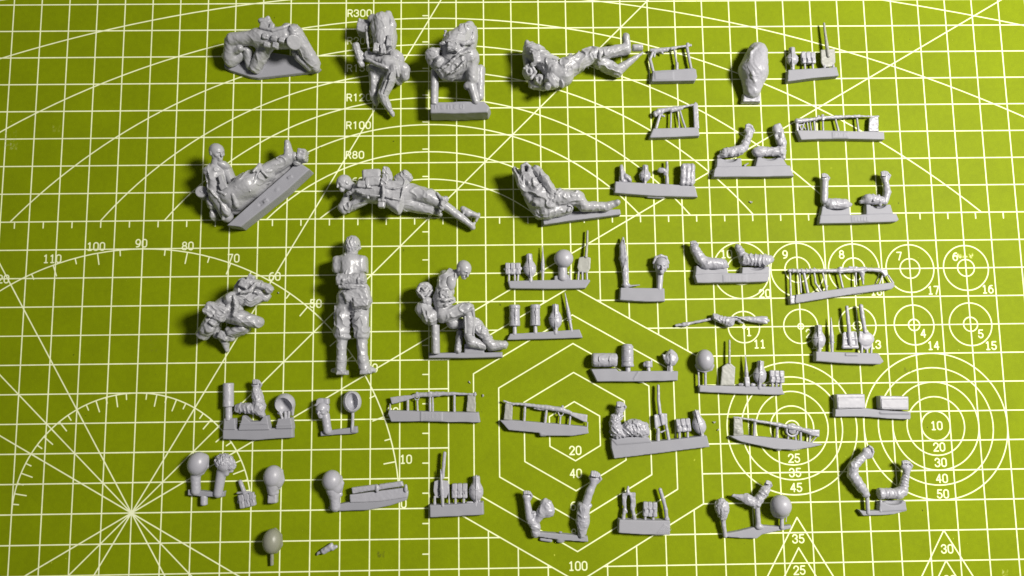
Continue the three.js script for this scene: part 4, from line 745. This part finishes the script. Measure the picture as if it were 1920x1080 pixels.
arm([c(415, 700, 44, 28, 490, 720, 40, 36, { fold: 4, wave: 26 }), e(480, 735, 36, 36, 24, 30)], { cloth: [0.018, 0.08, 20] });
part('sling', [tube([[370, 700, 50, 6], [450, 690, 60, 6], [540, 680, 62, 6], [630, 710, 56, 6]], { k: 2 }), e(790, 710, 30, 10, 14, 12)], { cell: 0.018 });

thing('gear_sprue', 1420, 1000, 'grey block with canteen, bayonet and two long-handled shovels over the gauge numbers', SPR);
block([[1164, 952], [1400, 958], [1652, 966], [1692, 1030], [1662, 1050], [1400, 1044], [1164, 1026]], 60, [b(1440, 975, 62, 50, 10, 5, 2)]);
canteen(1186, 948, 1180, 742, 98, 42);
bayonet(1288, 955, 1280, 685, 32, 40);
shovel([[1402, 606, 56, 13], [1415, 740, 56, 14], [1432, 905, 52, 15]], [[1380, 800], [1468, 792], [1480, 925], [1374, 928]], 38, { thin: false, extra: [c(1378, 815, 44, 9, 1374, 920, 44, 9, { k: 2 }), c(1470, 805, 44, 9, 1482, 920, 44, 9, { k: 2 }), c(1380, 850, 44, 8, 1475, 850, 44, 8), c(1376, 915, 46, 14, 1480, 915, 46, 14)] });
shovel([[1512, 598, 50, 17], [1525, 690, 50, 17], [1545, 800, 52, 14]], [[1500, 800], [1560, 782], [1604, 832], [1600, 910], [1560, 945], [1512, 905]], 42, { thin: false, extra: [e(1555, 855, 50, 50, 62, 14, 80), c(1505, 800, 50, 9, 1500, 870, 46, 7)], legs: [[1520, 900, 1518, 965, 9], [1560, 930, 1560, 970, 9], [1596, 900, 1592, 970, 8]] });

V(1080, 620, 4.319);
thing('gear_sprue', 480, 370, 'grey block with a strapped bedroll, ribbed canister, small cup and bag above the hexagons', SPR);
block([[122, 312], [325, 308], [345, 330], [580, 328], [826, 328], [826, 404], [500, 410], [172, 412]], 60, [c(470, 390, 62, 4, 505, 335, 62, 4), c(505, 410, 30, 10, 540, 412, 30, 10)]);
{
  const m = part('bedroll', [cyl(128, 236, 54, 332, 238, 54, 54, { round: 18 })], { cloth: [0.014, 0.13, 0] });
  for (const x of [188, 272]) part('strap', [tube([[x, 190, 66, 7], [x, 215, 106, 7], [x, 240, 111, 7], [x, 280, 84, 7]], { k: 2 })], { parent: m, cell: 0.018 });
  const k = part('canister', [cyl(418, 290, 50, 416, 122, 50, 46, { round: 8 }), cyl(418, 292, 50, 418, 268, 50, 50), cyl(416, 135, 50, 416, 108, 50, 38, { round: 8 })], { cell: 0.02 });
  for (const y of [150, 205, 240]) part('rib', [cyl(416, y, 50, 416, y + 9, 50, 49, { round: 3 })], { parent: k, cell: 0.02 });
}
part('cup', [cyl(582, 296, 40, 582, 246, 40, 28, { round: 6 }), tube([[610, 240, 40, 8], [612, 290, 40, 8]], { k: 2 }), e(552, 275, 40, 10, 20, 12)], { cell: 0.02 });
part('gas_mask_bag', [e(768, 225, 44, 56, 62, 44, 0), p([[700, 190], [760, 196], [750, 230], [712, 232]], 34, 62, { round: 6, draft: 0 }), c(770, 165, 50, 16, 790, 180, 50, 16), c(768, 190, 84, 7, 766, 290, 80, 7)], { cloth: [0.016, 0.1, 80] });
gates(40, [[420, 285, 420, 335, 22], [585, 290, 590, 335, 16], [766, 270, 764, 335, 20], [745, 280, 742, 335, 7]]);

thing('gear_sprue', 1340, 480, 'grey block with domed helmet, broad pale shovel blade, bayonet, canteen and pouch', SPR);
block([[1000, 442], [1330, 450], [1662, 456], [1692, 516], [1640, 520], [1340, 512], [1000, 496]], 52);
part('helmet', [e(1042, 238, 74, 84, 72, 70, 90, { k: 8 }), e(1042, 285, 50, 74, 44, 42, 0, { k: 8 }), tube([[970, 280, 50, 9], [990, 318, 56, 9], [1042, 334, 60, 9], [1095, 316, 56, 9], [1112, 280, 50, 9]], { k: 8 })], { rough: 0.002, cell: 0.022 });
gates(38, [[1048, 325, 1048, 455, 11], [990, 300, 996, 455, 8]]);
shovel([[1243, 80, 44, 8], [1243, 170, 46, 9], [1243, 262, 46, 10]], [[1184, 292], [1243, 254], [1292, 296], [1284, 445], [1170, 445]], 38, { thick: 9 });
bayonet(1384, 452, 1372, 196, 30, 40);
part('bayonet_frog', [b(1384, 415, 44, 20, 42, 14, -1)], {});
canteen(1484, 452, 1494, 240, 100, 44);
pouch(1625, 372, 58, 50, 40, 2, [[1590, 410, 1590, 462, 10], [1622, 410, 1622, 462, 9], [1655, 410, 1658, 466, 10]], 3);
part('casting_flash', [e(1432, 438, 30, 26, 14, 16), e(1520, 440, 30, 16, 12, 12), e(1335, 436, 30, 26, 14, 14)], { rough: 0.02 });

V(400, 690, 6.4);
thing('gear_sprue', 520, 790, 'grey block with an upright tube, a bent arm and an open helmet, lower left', SPR);
block([[112, 728], [300, 735], [460, 730], [640, 728], [948, 718], [948, 836], [720, 848], [512, 866], [300, 858], [112, 856]], 84, [p([[124, 606], [256, 604], [264, 740], [118, 740]], 0, 96, { round: 4, draft: 0.02 }), p([[330, 640], [345, 570], [365, 572], [440, 640], [560, 640], [610, 575], [640, 575], [672, 742], [296, 748]], 0, 104, { round: 5, draft: 0.05 }), c(305, 668, 106, 5, 660, 668, 106, 5), p([[772, 612], [930, 602], [945, 725], [746, 730]], 0, 100, { round: 4 }), c(750, 690, 100, 6, 942, 682, 100, 6)]);
part('tube', [cyl(180, 180, 70, 180, 462, 70, 62, { round: 12 }), cyl(180, 440, 70, 180, 466, 70, 64, { round: 8 })], {});
part('casting_post', [cyl(182, 460, 66, 184, 630, 66, 40)], {});
arm([c(515, 260, 96, 46, 520, 330, 90, 54, { k: 10 }), c(525, 310, 90, 58, 555, 470, 92, 70, { fold: 6, wave: 60 }), c(550, 500, 92, 62, 420, 480, 84, 58, { k: 14, fold: 6, wave: 60 }), c(420, 480, 84, 58, 320, 480, 70, 54, { fold: 7, wave: 50 }), c(560, 520, 90, 60, 585, 560, 80, 36)], { cell: 0.022, cloth: [0.026, 0.12, 70] });
part('hand', [hand(512, 265, 96, 0.02, -1, 112, 0.95)], { cell: 0.016 });
part('helmet', [e(858, 425, 96, 116, 118, 100, 100, { k: 10 }), c(960, 450, 80, 20, 950, 560, 70, 16, { k: 14 }), neg(e(838, 470, 165, 92, 108, 104, -25), 6)], { rough: 0.003, cell: 0.024 });
part('helmet_strap', [c(800, 520, 90, 20, 830, 620, 80, 16), c(860, 530, 90, 18, 865, 620, 80, 18), c(905, 530, 90, 18, 900, 620, 80, 18), c(780, 540, 80, 12, 820, 560, 96, 12)], { rough: 0.012 });

thing('head_sprue', 1500, 770, 'thin grey bar with a capped head and a hollow oval ladle-like helmet', SPR);
block([[1284, 764], [1450, 742], [1650, 716], [1660, 700], [1722, 700], [1727, 775], [1700, 788], [1480, 800], [1286, 816]], 60, [b(1690, 740, 64, 34, 36, 8, 5)]);
part('head', [head(1310, 490, 92, 76, [-0.35, 0.25, 0.9], [-0.05, -1, 0.35])], { cell: 0.018, rough: 0.003 });
part('cap', [p([[1232, 380], [1260, 362], [1380, 366], [1384, 440], [1330, 440], [1250, 455], [1228, 430]], 50, 138, { round: 16, draft: 0 }), e(1245, 440, 126, 40, 16, 16, -20)], { rough: 0.01 });
part('neck', [c(1345, 570, 76, 50, 1372, 750, 66, 48, { k: 10 })], {});
part('helmet', [e(1660, 405, 86, 128, 104, 84, 84, { k: 8 }), e(1700, 395, 80, 112, 74, 66, 80), neg(e(1660, 402, 155, 100, 66, 104, 84), 5)], { rough: 0.003, cell: 0.024 });
gates(56, [[1674, 520, 1668, 740, 20]]);

V(700, 700, 4.571);
thing('rifle_sprue', 520, 370, 'grey block with raised lettering and a toy rifle, stock to the left, above it', SPR);
block([[130, 318], [410, 326], [640, 332], [900, 336], [914, 420], [640, 418], [400, 412], [150, 416], [126, 350]], 62, [b(500, 368, 62, 90, 38, 5, 1, { round: 2 }), marks(510, 366, 66, 72, 18, 1, 5, 6), c(412, 330, 62, 4, 412, 408, 62, 4)]);
part('rifle', [c(340, 195, 46, 16, 380, 190, 46, 20), b(374, 186, 46, 9, 26, 16), c(380, 184, 46, 20, 560, 180, 46, 17, { k: 3 }), c(480, 180, 46, 17, 700, 174, 46, 14), c(700, 174, 44, 11, 880, 180, 44, 8, { k: 3 }), b(485, 180, 46, 14, 22, 20), b(870, 178, 44, 10, 18, 12), c(530, 160, 48, 4, 600, 162, 48, 4)], { cell: 0.018, rough: 0.01 });
part('gun_stock', [p([[140, 206], [260, 190], [350, 186], [356, 208], [270, 238], [156, 266]], 28, 60, { round: 8, draft: 0 })], {});
part('trigger_guard', [tube([[352, 210, 46, 5], [362, 226, 46, 5], [384, 226, 46, 5], [395, 206, 46, 5]], { k: 1 })], { cell: 0.016 });
part('muzzle_plate', [p([[806, 186], [878, 186], [876, 334], [796, 330]], 26, 46, { round: 4, draft: 0 })], { rough: 0.01, mat: THIN });
gates(36, [[295, 225, 294, 322, 12], [376, 228, 380, 324, 9], [486, 200, 486, 330, 11], [508, 200, 510, 330, 9], [694, 190, 694, 335, 12], [145, 262, 142, 322, 8]]);

thing('rifle_sprue', 1470, 470, 'grey block with pointed ends and a toy rifle sloping down, inside the hexagons', SPR);
block([[1086, 404], [1180, 402], [1500, 428], [1838, 460], [1846, 514], [1700, 536], [1480, 534], [1420, 510], [1160, 486]], 58, [c(1440, 520, 40, 20, 1470, 524, 40, 16)]);
part('rifle', [c(1118, 238, 44, 9, 1200, 262, 44, 8, { k: 2 }), c(1200, 262, 44, 9, 1300, 264, 46, 11), c(1300, 268, 46, 13, 1480, 292, 46, 19), c(1480, 292, 46, 20, 1620, 312, 46, 22), b(1620, 300, 48, 10, 24, 18, 10), c(1620, 312, 46, 20, 1690, 340, 46, 18), c(1380, 300, 40, 8, 1460, 312, 40, 8)], { cell: 0.018, rough: 0.012 });
part('gun_stock', [p([[1668, 326], [1740, 340], [1836, 356], [1834, 422], [1800, 414], [1690, 362]], 28, 60, { round: 8, draft: 0 })], {});
part('trigger_guard', [tube([[1585, 335, 46, 5], [1595, 362, 46, 5], [1618, 362, 46, 5], [1630, 340, 46, 5]], { k: 1 })], { cell: 0.016 });
part('muzzle_plate', [p([[1132, 246], [1196, 260], [1190, 402], [1116, 398]], 26, 46, { round: 4, draft: 0 })], { rough: 0.01, mat: THIN });
gates(36, [[1300, 285, 1292, 420, 12], [1484, 315, 1470, 430, 13], [1604, 362, 1598, 440, 9], [1688, 362, 1680, 445, 10], [1836, 420, 1834, 462, 6]]);

V(1080, 620, 4.319);
thing('arm_sprue', 660, 930, 'large grey block with a raised fist and bundled sleeves, shovel, pouch and canteen', SPR);
block([[286, 880], [420, 905], [600, 902], [830, 878], [1060, 850], [1082, 940], [700, 988], [310, 1036], [288, 950]], 66, [p([[284, 876], [345, 872], [540, 852], [592, 868], [612, 902], [330, 925]], 0, 72, { round: 5 })]);
arm([c(348, 650, 60, 26, 345, 700, 60, 30), c(312, 720, 62, 40, 325, 810, 62, 50, { fold: 5, wave: 36 }), c(335, 830, 60, 40, 400, 812, 64, 40, { fold: 5, wave: 30 }), c(430, 790, 66, 54, 530, 800, 66, 56, { fold: 5, wave: 40, k: 12 }), e(490, 760, 66, 76, 36, 46, 14), c(545, 780, 56, 40, 570, 830, 46, 24)], { cloth: [0.034, 0.11, 40] });
part('hand', [hand(352, 665, 62, 0.1, -1, 80, 1)], { cell: 0.016 });
part('collar', [tube([[290, 690, 80, 10], [330, 720, 96, 11], [380, 690, 84, 10]], { k: 4 }), tube([[330, 700, 90, 8], [345, 760, 90, 9]], { k: 4 })], { cell: 0.018, rough: 0.01 });
shovel([[666, 446, 46, 11], [668, 560, 48, 12], [680, 670, 50, 15]], [[632, 682], [690, 668], [738, 672], [744, 790], [728, 810], [690, 832], [640, 790]], 40, { thin: false, extra: [c(690, 690, 52, 12, 700, 760, 50, 8, { k: 6 }), c(640, 700, 44, 8, 650, 790, 44, 8), neg(e(695, 790, 44, 20, 44, 30, 70))], legs: [[664, 800, 664, 905, 14], [728, 760, 752, 890, 12]] });
pouch(868, 765, 58, 52, 42, -4, [[838, 810, 838, 885, 10], [902, 806, 906, 878, 10]], 3);
canteen(1022, 860, 966, 640, 100, 44);

V(1340, 560, 3.6);
thing('rifle_sprue', 420, 960, 'boat-shaped grey block with a toy drum-magazine gun above it over the small target rings', SPR);
block([[104, 930], [200, 922], [420, 942], [600, 962], [735, 986], [650, 1005], [540, 1022], [400, 1014], [180, 966]], 44, [e(430, 1018, 20, 20, 10, 12)]);
part('gun', [c(128, 800, 38, 6, 270, 820, 38, 8, { k: 3 }), c(270, 822, 38, 9, 430, 850, 38, 11), c(430, 852, 38, 13, 580, 880, 38, 15), c(500, 862, 40, 18, 560, 874, 40, 18)], { cell: 0.018, rough: 0.012 });
part('drum_magazine', [tube(Array.from({ length: 17 }, (_, i) => [522 + 38 * Math.cos(i * Math.PI / 8), 888 + 40 * Math.sin(i * Math.PI / 8), 38, 7]), { k: 1 }), cyl(522, 892, 24, 522, 890, 44, 22)], { cell: 0.018, rough: 0.01 });
part('gun_stock', [c(590, 885, 38, 15, 640, 898, 38, 20), p([[600, 880], [712, 885], [708, 935], [640, 920]], 22, 50, { round: 6, draft: 0 })], {});
part('muzzle_plate', [p([[130, 804], [188, 806], [196, 926], [128, 926]], 22, 38, { round: 4, draft: 0 }), e(158, 895, 40, 16, 16, 8)], { rough: 0.01, mat: THIN });
gates(30, [[270, 832, 266, 935, 11], [420, 862, 420, 955, 9], [428, 862, 412, 955, 7], [498, 918, 492, 965, 7], [545, 918, 548, 968, 7], [580, 895, 580, 968, 9], [645, 918, 638, 970, 8], [690, 928, 650, 975, 5]]);

thing('crate_sprue', 1060, 780, 'grey strip with two small rectangular boxes, left of the big ring target', SPR);
block([[815, 742], [1000, 738], [1110, 752], [1325, 765], [1322, 816], [1160, 808], [1000, 796], [814, 796]], 44, [c(1120, 770, 46, 6, 1310, 772, 46, 6)]);
for (const q of [[[822, 646], [1014, 644], [1020, 738], [826, 746]], [[1116, 656], [1310, 660], [1312, 752], [1120, 748]]]) {
  const m = part('ammunition_box', [p(q, 0, 58, { round: 6, draft: 0 })], { rough: 0.002, roughWave: 0.1, cell: 0.026 });
  const w = q[1][0] - q[0][0];
  part('lid_ridge', [c(q[0][0] + 14, q[0][1] + 22, 58, 4, q[0][0] + w - 8, q[0][1] + 20, 58, 4), c(q[0][0] + 12, q[0][1] + 30, 58, 4, q[3][0] + 10, q[3][1] - 8, 58, 4), c(q[0][0] + 14, q[3][1] - 14, 58, 4, q[0][0] + w - 8, q[3][1] - 12, 58, 4)], { parent: m, cell: 0.02 });
}

V(330, 830, 4.085);
thing('head_sprue', 230, 390, 'small grey bar with a helmeted head and a curly-haired head side by side', SPR);
block([[92, 360], [180, 368], [300, 382], [366, 376], [360, 416], [180, 412], [90, 402]], 46, []);
part('casting_gate', [cyl(215, 405, 26, 214, 478, 26, 26)], {});
part('helmet', [e(165, 160, 76, 86, 72, 70, 105, { k: 10 }), e(212, 145, 66, 34, 58, 44, 10), tube([[240, 110, 60, 9], [240, 180, 56, 10], [205, 235, 50, 10]], { k: 10 })], { rough: 0.002, cell: 0.022 });
part('head', [e(165, 215, 52, 48, 44, 44), c(150, 240, 46, 36, 152, 370, 38, 34, { k: 12 })], { rough: 0.008 });
part('head', [head(372, 168, 60, 56, [0.25, 0.5, 0.85], [-0.1, -0.8, 0.6], { faceless: true }), c(350, 220, 50, 36, 322, 390, 40, 32, { k: 14 }), e(418, 215, 56, 14, 22, 16, 100)], { rough: 0.004 });
part('hair', [e(370, 148, 66, 66, 56, 54, 20), e(400, 170, 60, 40, 50, 44, 100)], { cloth: [0.05, 0.055, 70], cell: 0.018 });

thing('loose_pouch', 530, 440, 'loose grey triple pouch with a stub of rod, between two head castings', 'toy pouch', { group: undefined });
pouch(545, 440, 62, 50, 36, -12, [], 3);
part('casting_gate', [c(492, 298, 28, 15, 528, 395, 40, 17), tube([[470, 386, 34, 8], [530, 380, 46, 9], [575, 378, 40, 7]], { k: 2 }), e(478, 452, 30, 10, 16, 10), e(602, 410, 34, 9, 14, 10)], {});

thing('loose_head_casting', 745, 330, 'loose grey helmeted head on a short square neck stub', 'head casting');
part('helmet', [e(742, 258, 74, 80, 68, 66, 95, { k: 8 }), e(778, 268, 60, 74, 44, 46, 84), tube([[770, 190, 60, 9], [808, 215, 60, 10], [822, 285, 56, 10], [790, 350, 50, 10]], { k: 10 })], { rough: 0.002, cell: 0.022 });
part('head', [c(742, 320, 60, 50, 740, 372, 50, 38, { k: 12 }), e(770, 380, 50, 18, 20, 20)], { rough: 0.006 });
part('neck', [p([[700, 396], [770, 392], [768, 466], [698, 468]], 8, 66, { round: 10, draft: 0 })], {});

thing('head_sprue', 1450, 480, 'grey casting with a helmeted head at left and a long lidded box at right', SPR);
block([[1163, 492], [1330, 455], [1560, 440], [1770, 400], [1764, 440], [1640, 482], [1460, 518], [1182, 524]], 48, []);
part('helmet', [e(1192, 290, 80, 76, 70, 68, 95, { k: 8 }), e(1220, 330, 66, 64, 54, 50, 84), tube([[1262, 260, 66, 9], [1276, 310, 62, 10], [1262, 380, 56, 10]], { k: 10 })], { rough: 0.002, cell: 0.022 });
part('head', [c(1200, 360, 64, 50, 1212, 400, 56, 44, { k: 12 }), c(1215, 400, 54, 40, 1220, 490, 44, 38, { k: 8 }), e(1262, 392, 54, 14, 20, 14)], { rough: 0.008 });
{
  const m = part('ammunition_box', [p([[1330, 400], [1540, 372], [1752, 345], [1778, 380], [1772, 420], [1560, 452], [1330, 462]], 0, 58, { round: 6, draft: 0 })], { cell: 0.026, rough: 0.005 });
  part('lid', [p([[1342, 346], [1532, 322], [1542, 362], [1350, 392]], 30, 76, { round: 6, draft: 0 }), p([[1552, 322], [1730, 296], [1742, 334], [1556, 362]], 30, 76, { round: 6, draft: 0 }), neg(c(1370, 382, 78, 4, 1530, 366, 78, 4)), neg(c(1570, 356, 78, 4, 1720, 336, 78, 4)), e(1540, 350, 70, 14, 30, 16), e(1760, 350, 60, 14, 30, 16)], { parent: m, cell: 0.02 });
}

thing('loose_helmet', 735, 800, 'loose olive-grey helmet on a thin pin near the bottom edge', 'model helmet', { mat: OLIVE });
part('helmet', [e(735, 755, 74, 88, 68, 70, 92, { k: 8 }), e(740, 765, 52, 80, 68, 44, 88), tube([[760, 660, 50, 9], [800, 710, 50, 10], [806, 780, 46, 10], [770, 836, 40, 10]], { k: 12 })], { rough: 0.002, cell: 0.022 });
part('casting_pin', [cyl(735, 830, 34, 734, 938, 24, 13)], {});

thing('loose_holster', 1155, 820, 'tiny loose grey holster-shaped fragment right of the lone helmet', 'model fragment');
part('holster', [c(1132, 830, 24, 22, 1180, 800, 24, 22), c(1180, 795, 26, 14, 1190, 780, 26, 12), c(1200, 810, 26, 18, 1226, 796, 24, 13), c(1090, 846, 18, 9, 1130, 832, 22, 16), e(1086, 850, 12, 8, 16, 10, 30)], { rough: 0.012, cell: 0.018 });

V(780, 830, 3.84);
thing('gear_sprue', 290, 490, 'grey block with crossed bayonet and shovel, pouch and canteen beside the tick ruler', SPR);
block([[98, 452], [290, 444], [482, 430], [486, 520], [290, 530], [100, 538]], 60);
shovel([[206, 76, 50, 12], [200, 150, 48, 12], [192, 250, 44, 13]], [[130, 280], [160, 268], [232, 275], [238, 350], [218, 400], [140, 398], [124, 350]], 34, { thin: false, legs: [[135, 390, 134, 450, 9], [190, 380, 190, 448, 9], [236, 300, 238, 446, 5]] });
bayonet(192, 445, 178, 195, 30, 56);
pouch(314, 345, 56, 50, 40, 0, [[284, 385, 284, 446, 9], [344, 385, 344, 442, 9]], 3);
canteen(432, 440, 434, 234, 96, 44);
part('casting_flash', [e(390, 430, 40, 26, 10, 14), e(455, 418, 40, 10, 20, 14)], { rough: 0.02 });

thing('arm_sprue', 1030, 680, 'grey bar with two bare arms, one tall fist and one hand holding a cloth', SPR);
block([[834, 640], [1030, 656], [1236, 676], [1240, 716], [1030, 700], [834, 672]], 42, [e(1040, 705, 26, 30, 16, 16), c(900, 695, 14, 12, 970, 705, 14, 12), e(1040, 645, 44, 14, 8, 8)]);
arm([c(798, 420, 60, 22, 818, 540, 56, 30, { k: 10 })], { label: 'bare forearm', cloth: undefined });
part('hand', [hand(797, 425, 60, 0.02, -1, 68, 0.75)], { cell: 0.016 });
part('sleeve', [c(830, 560, 54, 34, 862, 610, 48, 32), c(862, 600, 48, 30, 860, 650, 40, 32), e(860, 610, 60, 34, 20, 22)], { cloth: [0.018, 0.09, 0] });
part('cloth', [e(945, 470, 62, 46, 66, 36, -20), e(915, 490, 60, 50, 40, 34, -40), c(900, 520, 56, 28, 868, 565, 54, 20), p([[930, 450], [985, 440], [992, 522], [930, 525]], 36, 66, { round: 10, draft: 0 })], { cloth: [0.026, 0.12, -45] });
part('hand', [hand(850, 540, 62, -0.1, -1, 42, 0.8, { thumb: -1 })], { cell: 0.016 });
arm([c(1275, 300, 64, 24, 1250, 350, 62, 28, { k: 8 }), c(1250, 350, 62, 28, 1218, 450, 56, 31, { k: 10 })], { label: 'bare forearm', cloth: undefined });
part('hand', [hand(1272, 300, 66, 0.25, -1, 84, 0.95)], { cell: 0.016 });
part('sleeve', [c(1182, 445, 56, 16, 1245, 452, 58, 18, { k: 8 }), c(1206, 470, 56, 42, 1200, 570, 50, 46, { fold: 4, wave: 40 }), c(1198, 580, 48, 42, 1195, 660, 42, 26, { k: 12 })], { cloth: [0.02, 0.12, 80] });

thing('gear_sprue', 1640, 610, 'grey block with a forked spade head, pouch and a bare curved handle', SPR);
block([[1464, 556], [1640, 560], [1830, 562], [1830, 664], [1640, 662], [1460, 650]], 64, Array.from({ length: 6 }, (_, i) => c(1740 + 16 * i, 650, 66, 2.5, 1790 + 10 * i, 590 + 6 * i, 66, 2.5, { k: 1 })));
part('spade_head', [p([[1484, 368], [1530, 356], [1580, 362], [1582, 460], [1566, 500], [1540, 480], [1520, 512], [1486, 450]], 26, 46, { round: 5, draft: 0 }), c(1526, 320, 40, 8, 1526, 365, 40, 16), neg(e(1530, 440, 40, 16, 60, 30, 0)), c(1500, 480, 36, 12, 1490, 560, 34, 14), c(1556, 460, 36, 14, 1575, 560, 34, 13)], { rough: 0.012, cell: 0.022 });
pouch(1684, 478, 50, 50, 40, 3, [[1650, 520, 1650, 566, 9], [1706, 520, 1708, 568, 9]], 3);
part('shovel_handle', [tube([[1757, 338, 46, 13], [1780, 410, 46, 13], [1798, 480, 46, 13], [1806, 570, 40, 13]], { k: 8 }), e(1806, 550, 44, 20, 12, 20)], { cell: 0.02 });

V(1280, 820, 4.174);
thing('head_sprue', 590, 740, 'thin grey bar with haired head, small raised arm and shiny round helmet', SPR);
block([[322, 756], [440, 735], [560, 705], [630, 690], [740, 700], [852, 688], [848, 715], [740, 735], [620, 762], [580, 792], [480, 790], [330, 780]], 40, []);
part('head', [e(306, 548, 62, 68, 52, 50, 85, { k: 8 }), e(312, 610, 54, 38, 34, 36, 80)], { cloth: [0.026, 0.07, 80], cell: 0.018 });
part('neck', [c(312, 620, 50, 22, 320, 690, 44, 17, { k: 10 }), c(320, 690, 44, 17, 332, 770, 36, 17)], {});
arm([c(575, 510, 60, 34, 640, 420, 64, 34, { fold: 3, wave: 36 }), c(640, 420, 64, 32, 660, 395, 66, 24), c(570, 520, 60, 34, 500, 480, 58, 36, { k: 12 }), c(500, 480, 58, 34, 395, 455, 52, 8, { k: 12 })], { cloth: [0.026, 0.12, -20] });
part('hand', [hand(655, 400, 66, 0.35, -1, 56, 1)], { cell: 0.016 });
part('casting_post', [c(582, 550, 50, 20, 592, 690, 40, 20), e(600, 700, 40, 34, 22, 24)], {});
part('helmet', [e(768, 535, 78, 78, 80, 74, 0, { k: 8 }), e(765, 575, 56, 70, 56, 48), tube([[692, 560, 50, 8], [720, 610, 54, 9], [775, 628, 56, 9], [825, 605, 52, 8]], { k: 12 })], { rough: 0.002, cell: 0.022 });
gates(44, [[776, 610, 776, 705, 16], [815, 600, 808, 660, 5]]);

thing('arm_sprue', 1580, 590, 'grey bar with two heavily creased sleeved arms, the tall left one reaching up', SPR);
block([[1380, 568], [1410, 578], [1545, 575], [1740, 560], [1757, 576], [1650, 602], [1530, 610], [1414, 613]], 42, [p([[1546, 510], [1745, 500], [1756, 570], [1540, 582]], 0, 48, { round: 4 }), neg(e(1650, 505, 46, 62, 24, 34))]);
arm([tube([[1405, 155, 70, 30], [1335, 225, 66, 37], [1330, 295, 62, 39], [1390, 385, 58, 37], [1430, 440, 52, 30]], { fold: 3.5, wave: 34, k: 6, twist: 2.5 })], { cloth: [0.012, 0.12, -50] });
part('hand', [hand(1405, 150, 72, 0.9, -0.75, 88, 0.45)], { cell: 0.016 });
gates(40, [[1440, 410, 1450, 590, 15]]);
arm([c(1752, 270, 66, 24, 1725, 400, 62, 33, { fold: 4, wave: 24 }), c(1720, 420, 60, 38, 1680, 440, 58, 42, { k: 8 }), c(1690, 440, 58, 36, 1590, 438, 56, 38, { fold: 5, wave: 24, k: 6 }), cyl(1570, 440, 54, 1530, 440, 52, 42, { round: 10 })], { cloth: [0.01, 0.1, 0] });
part('hand', [hand(1750, 275, 68, -0.05, -1, 82, 0.7)], { cell: 0.016 });
gates(36, [[1550, 500, 1548, 575, 12]]);

// crumbs of resin
V(0, 0, 1);
[[1407, 379, 4.5, 'pale resin flake beside the tick ruler, below the arm block'], [880, 716, 3.2, 'small curled resin shaving above the hexagon corner'], [906, 742, 3.8, 'resin shaving right of the rifle muzzle plate'], [1340, 792, 4, 'thin resin sliver between the canteen block and the boat-shaped block'], [1347, 805, 2.2, 'resin speck just right of the large arm block'], [522, 549, 2.2, 'resin speck right of the squatting figure']].forEach(([x, y, r, label], i) => {
  thing('resin_crumb', x, y, label, 'crumb');
  part('flake', [e(x, y, 1.6, r * 0.75, r * 0.4, 1.3, 30 + 40 * i, { k: 1 }), c(x, y, 1.5, 1.1, x + r * 0.8 * Math.cos(i), y + r * 0.8 * Math.sin(i * 2), 2.2, 0.8, { k: 1 })], { cell: 0.011, rough: 0.012, roughWave: 0.03, mat: THIN });
});

renderer.render(scene, camera);
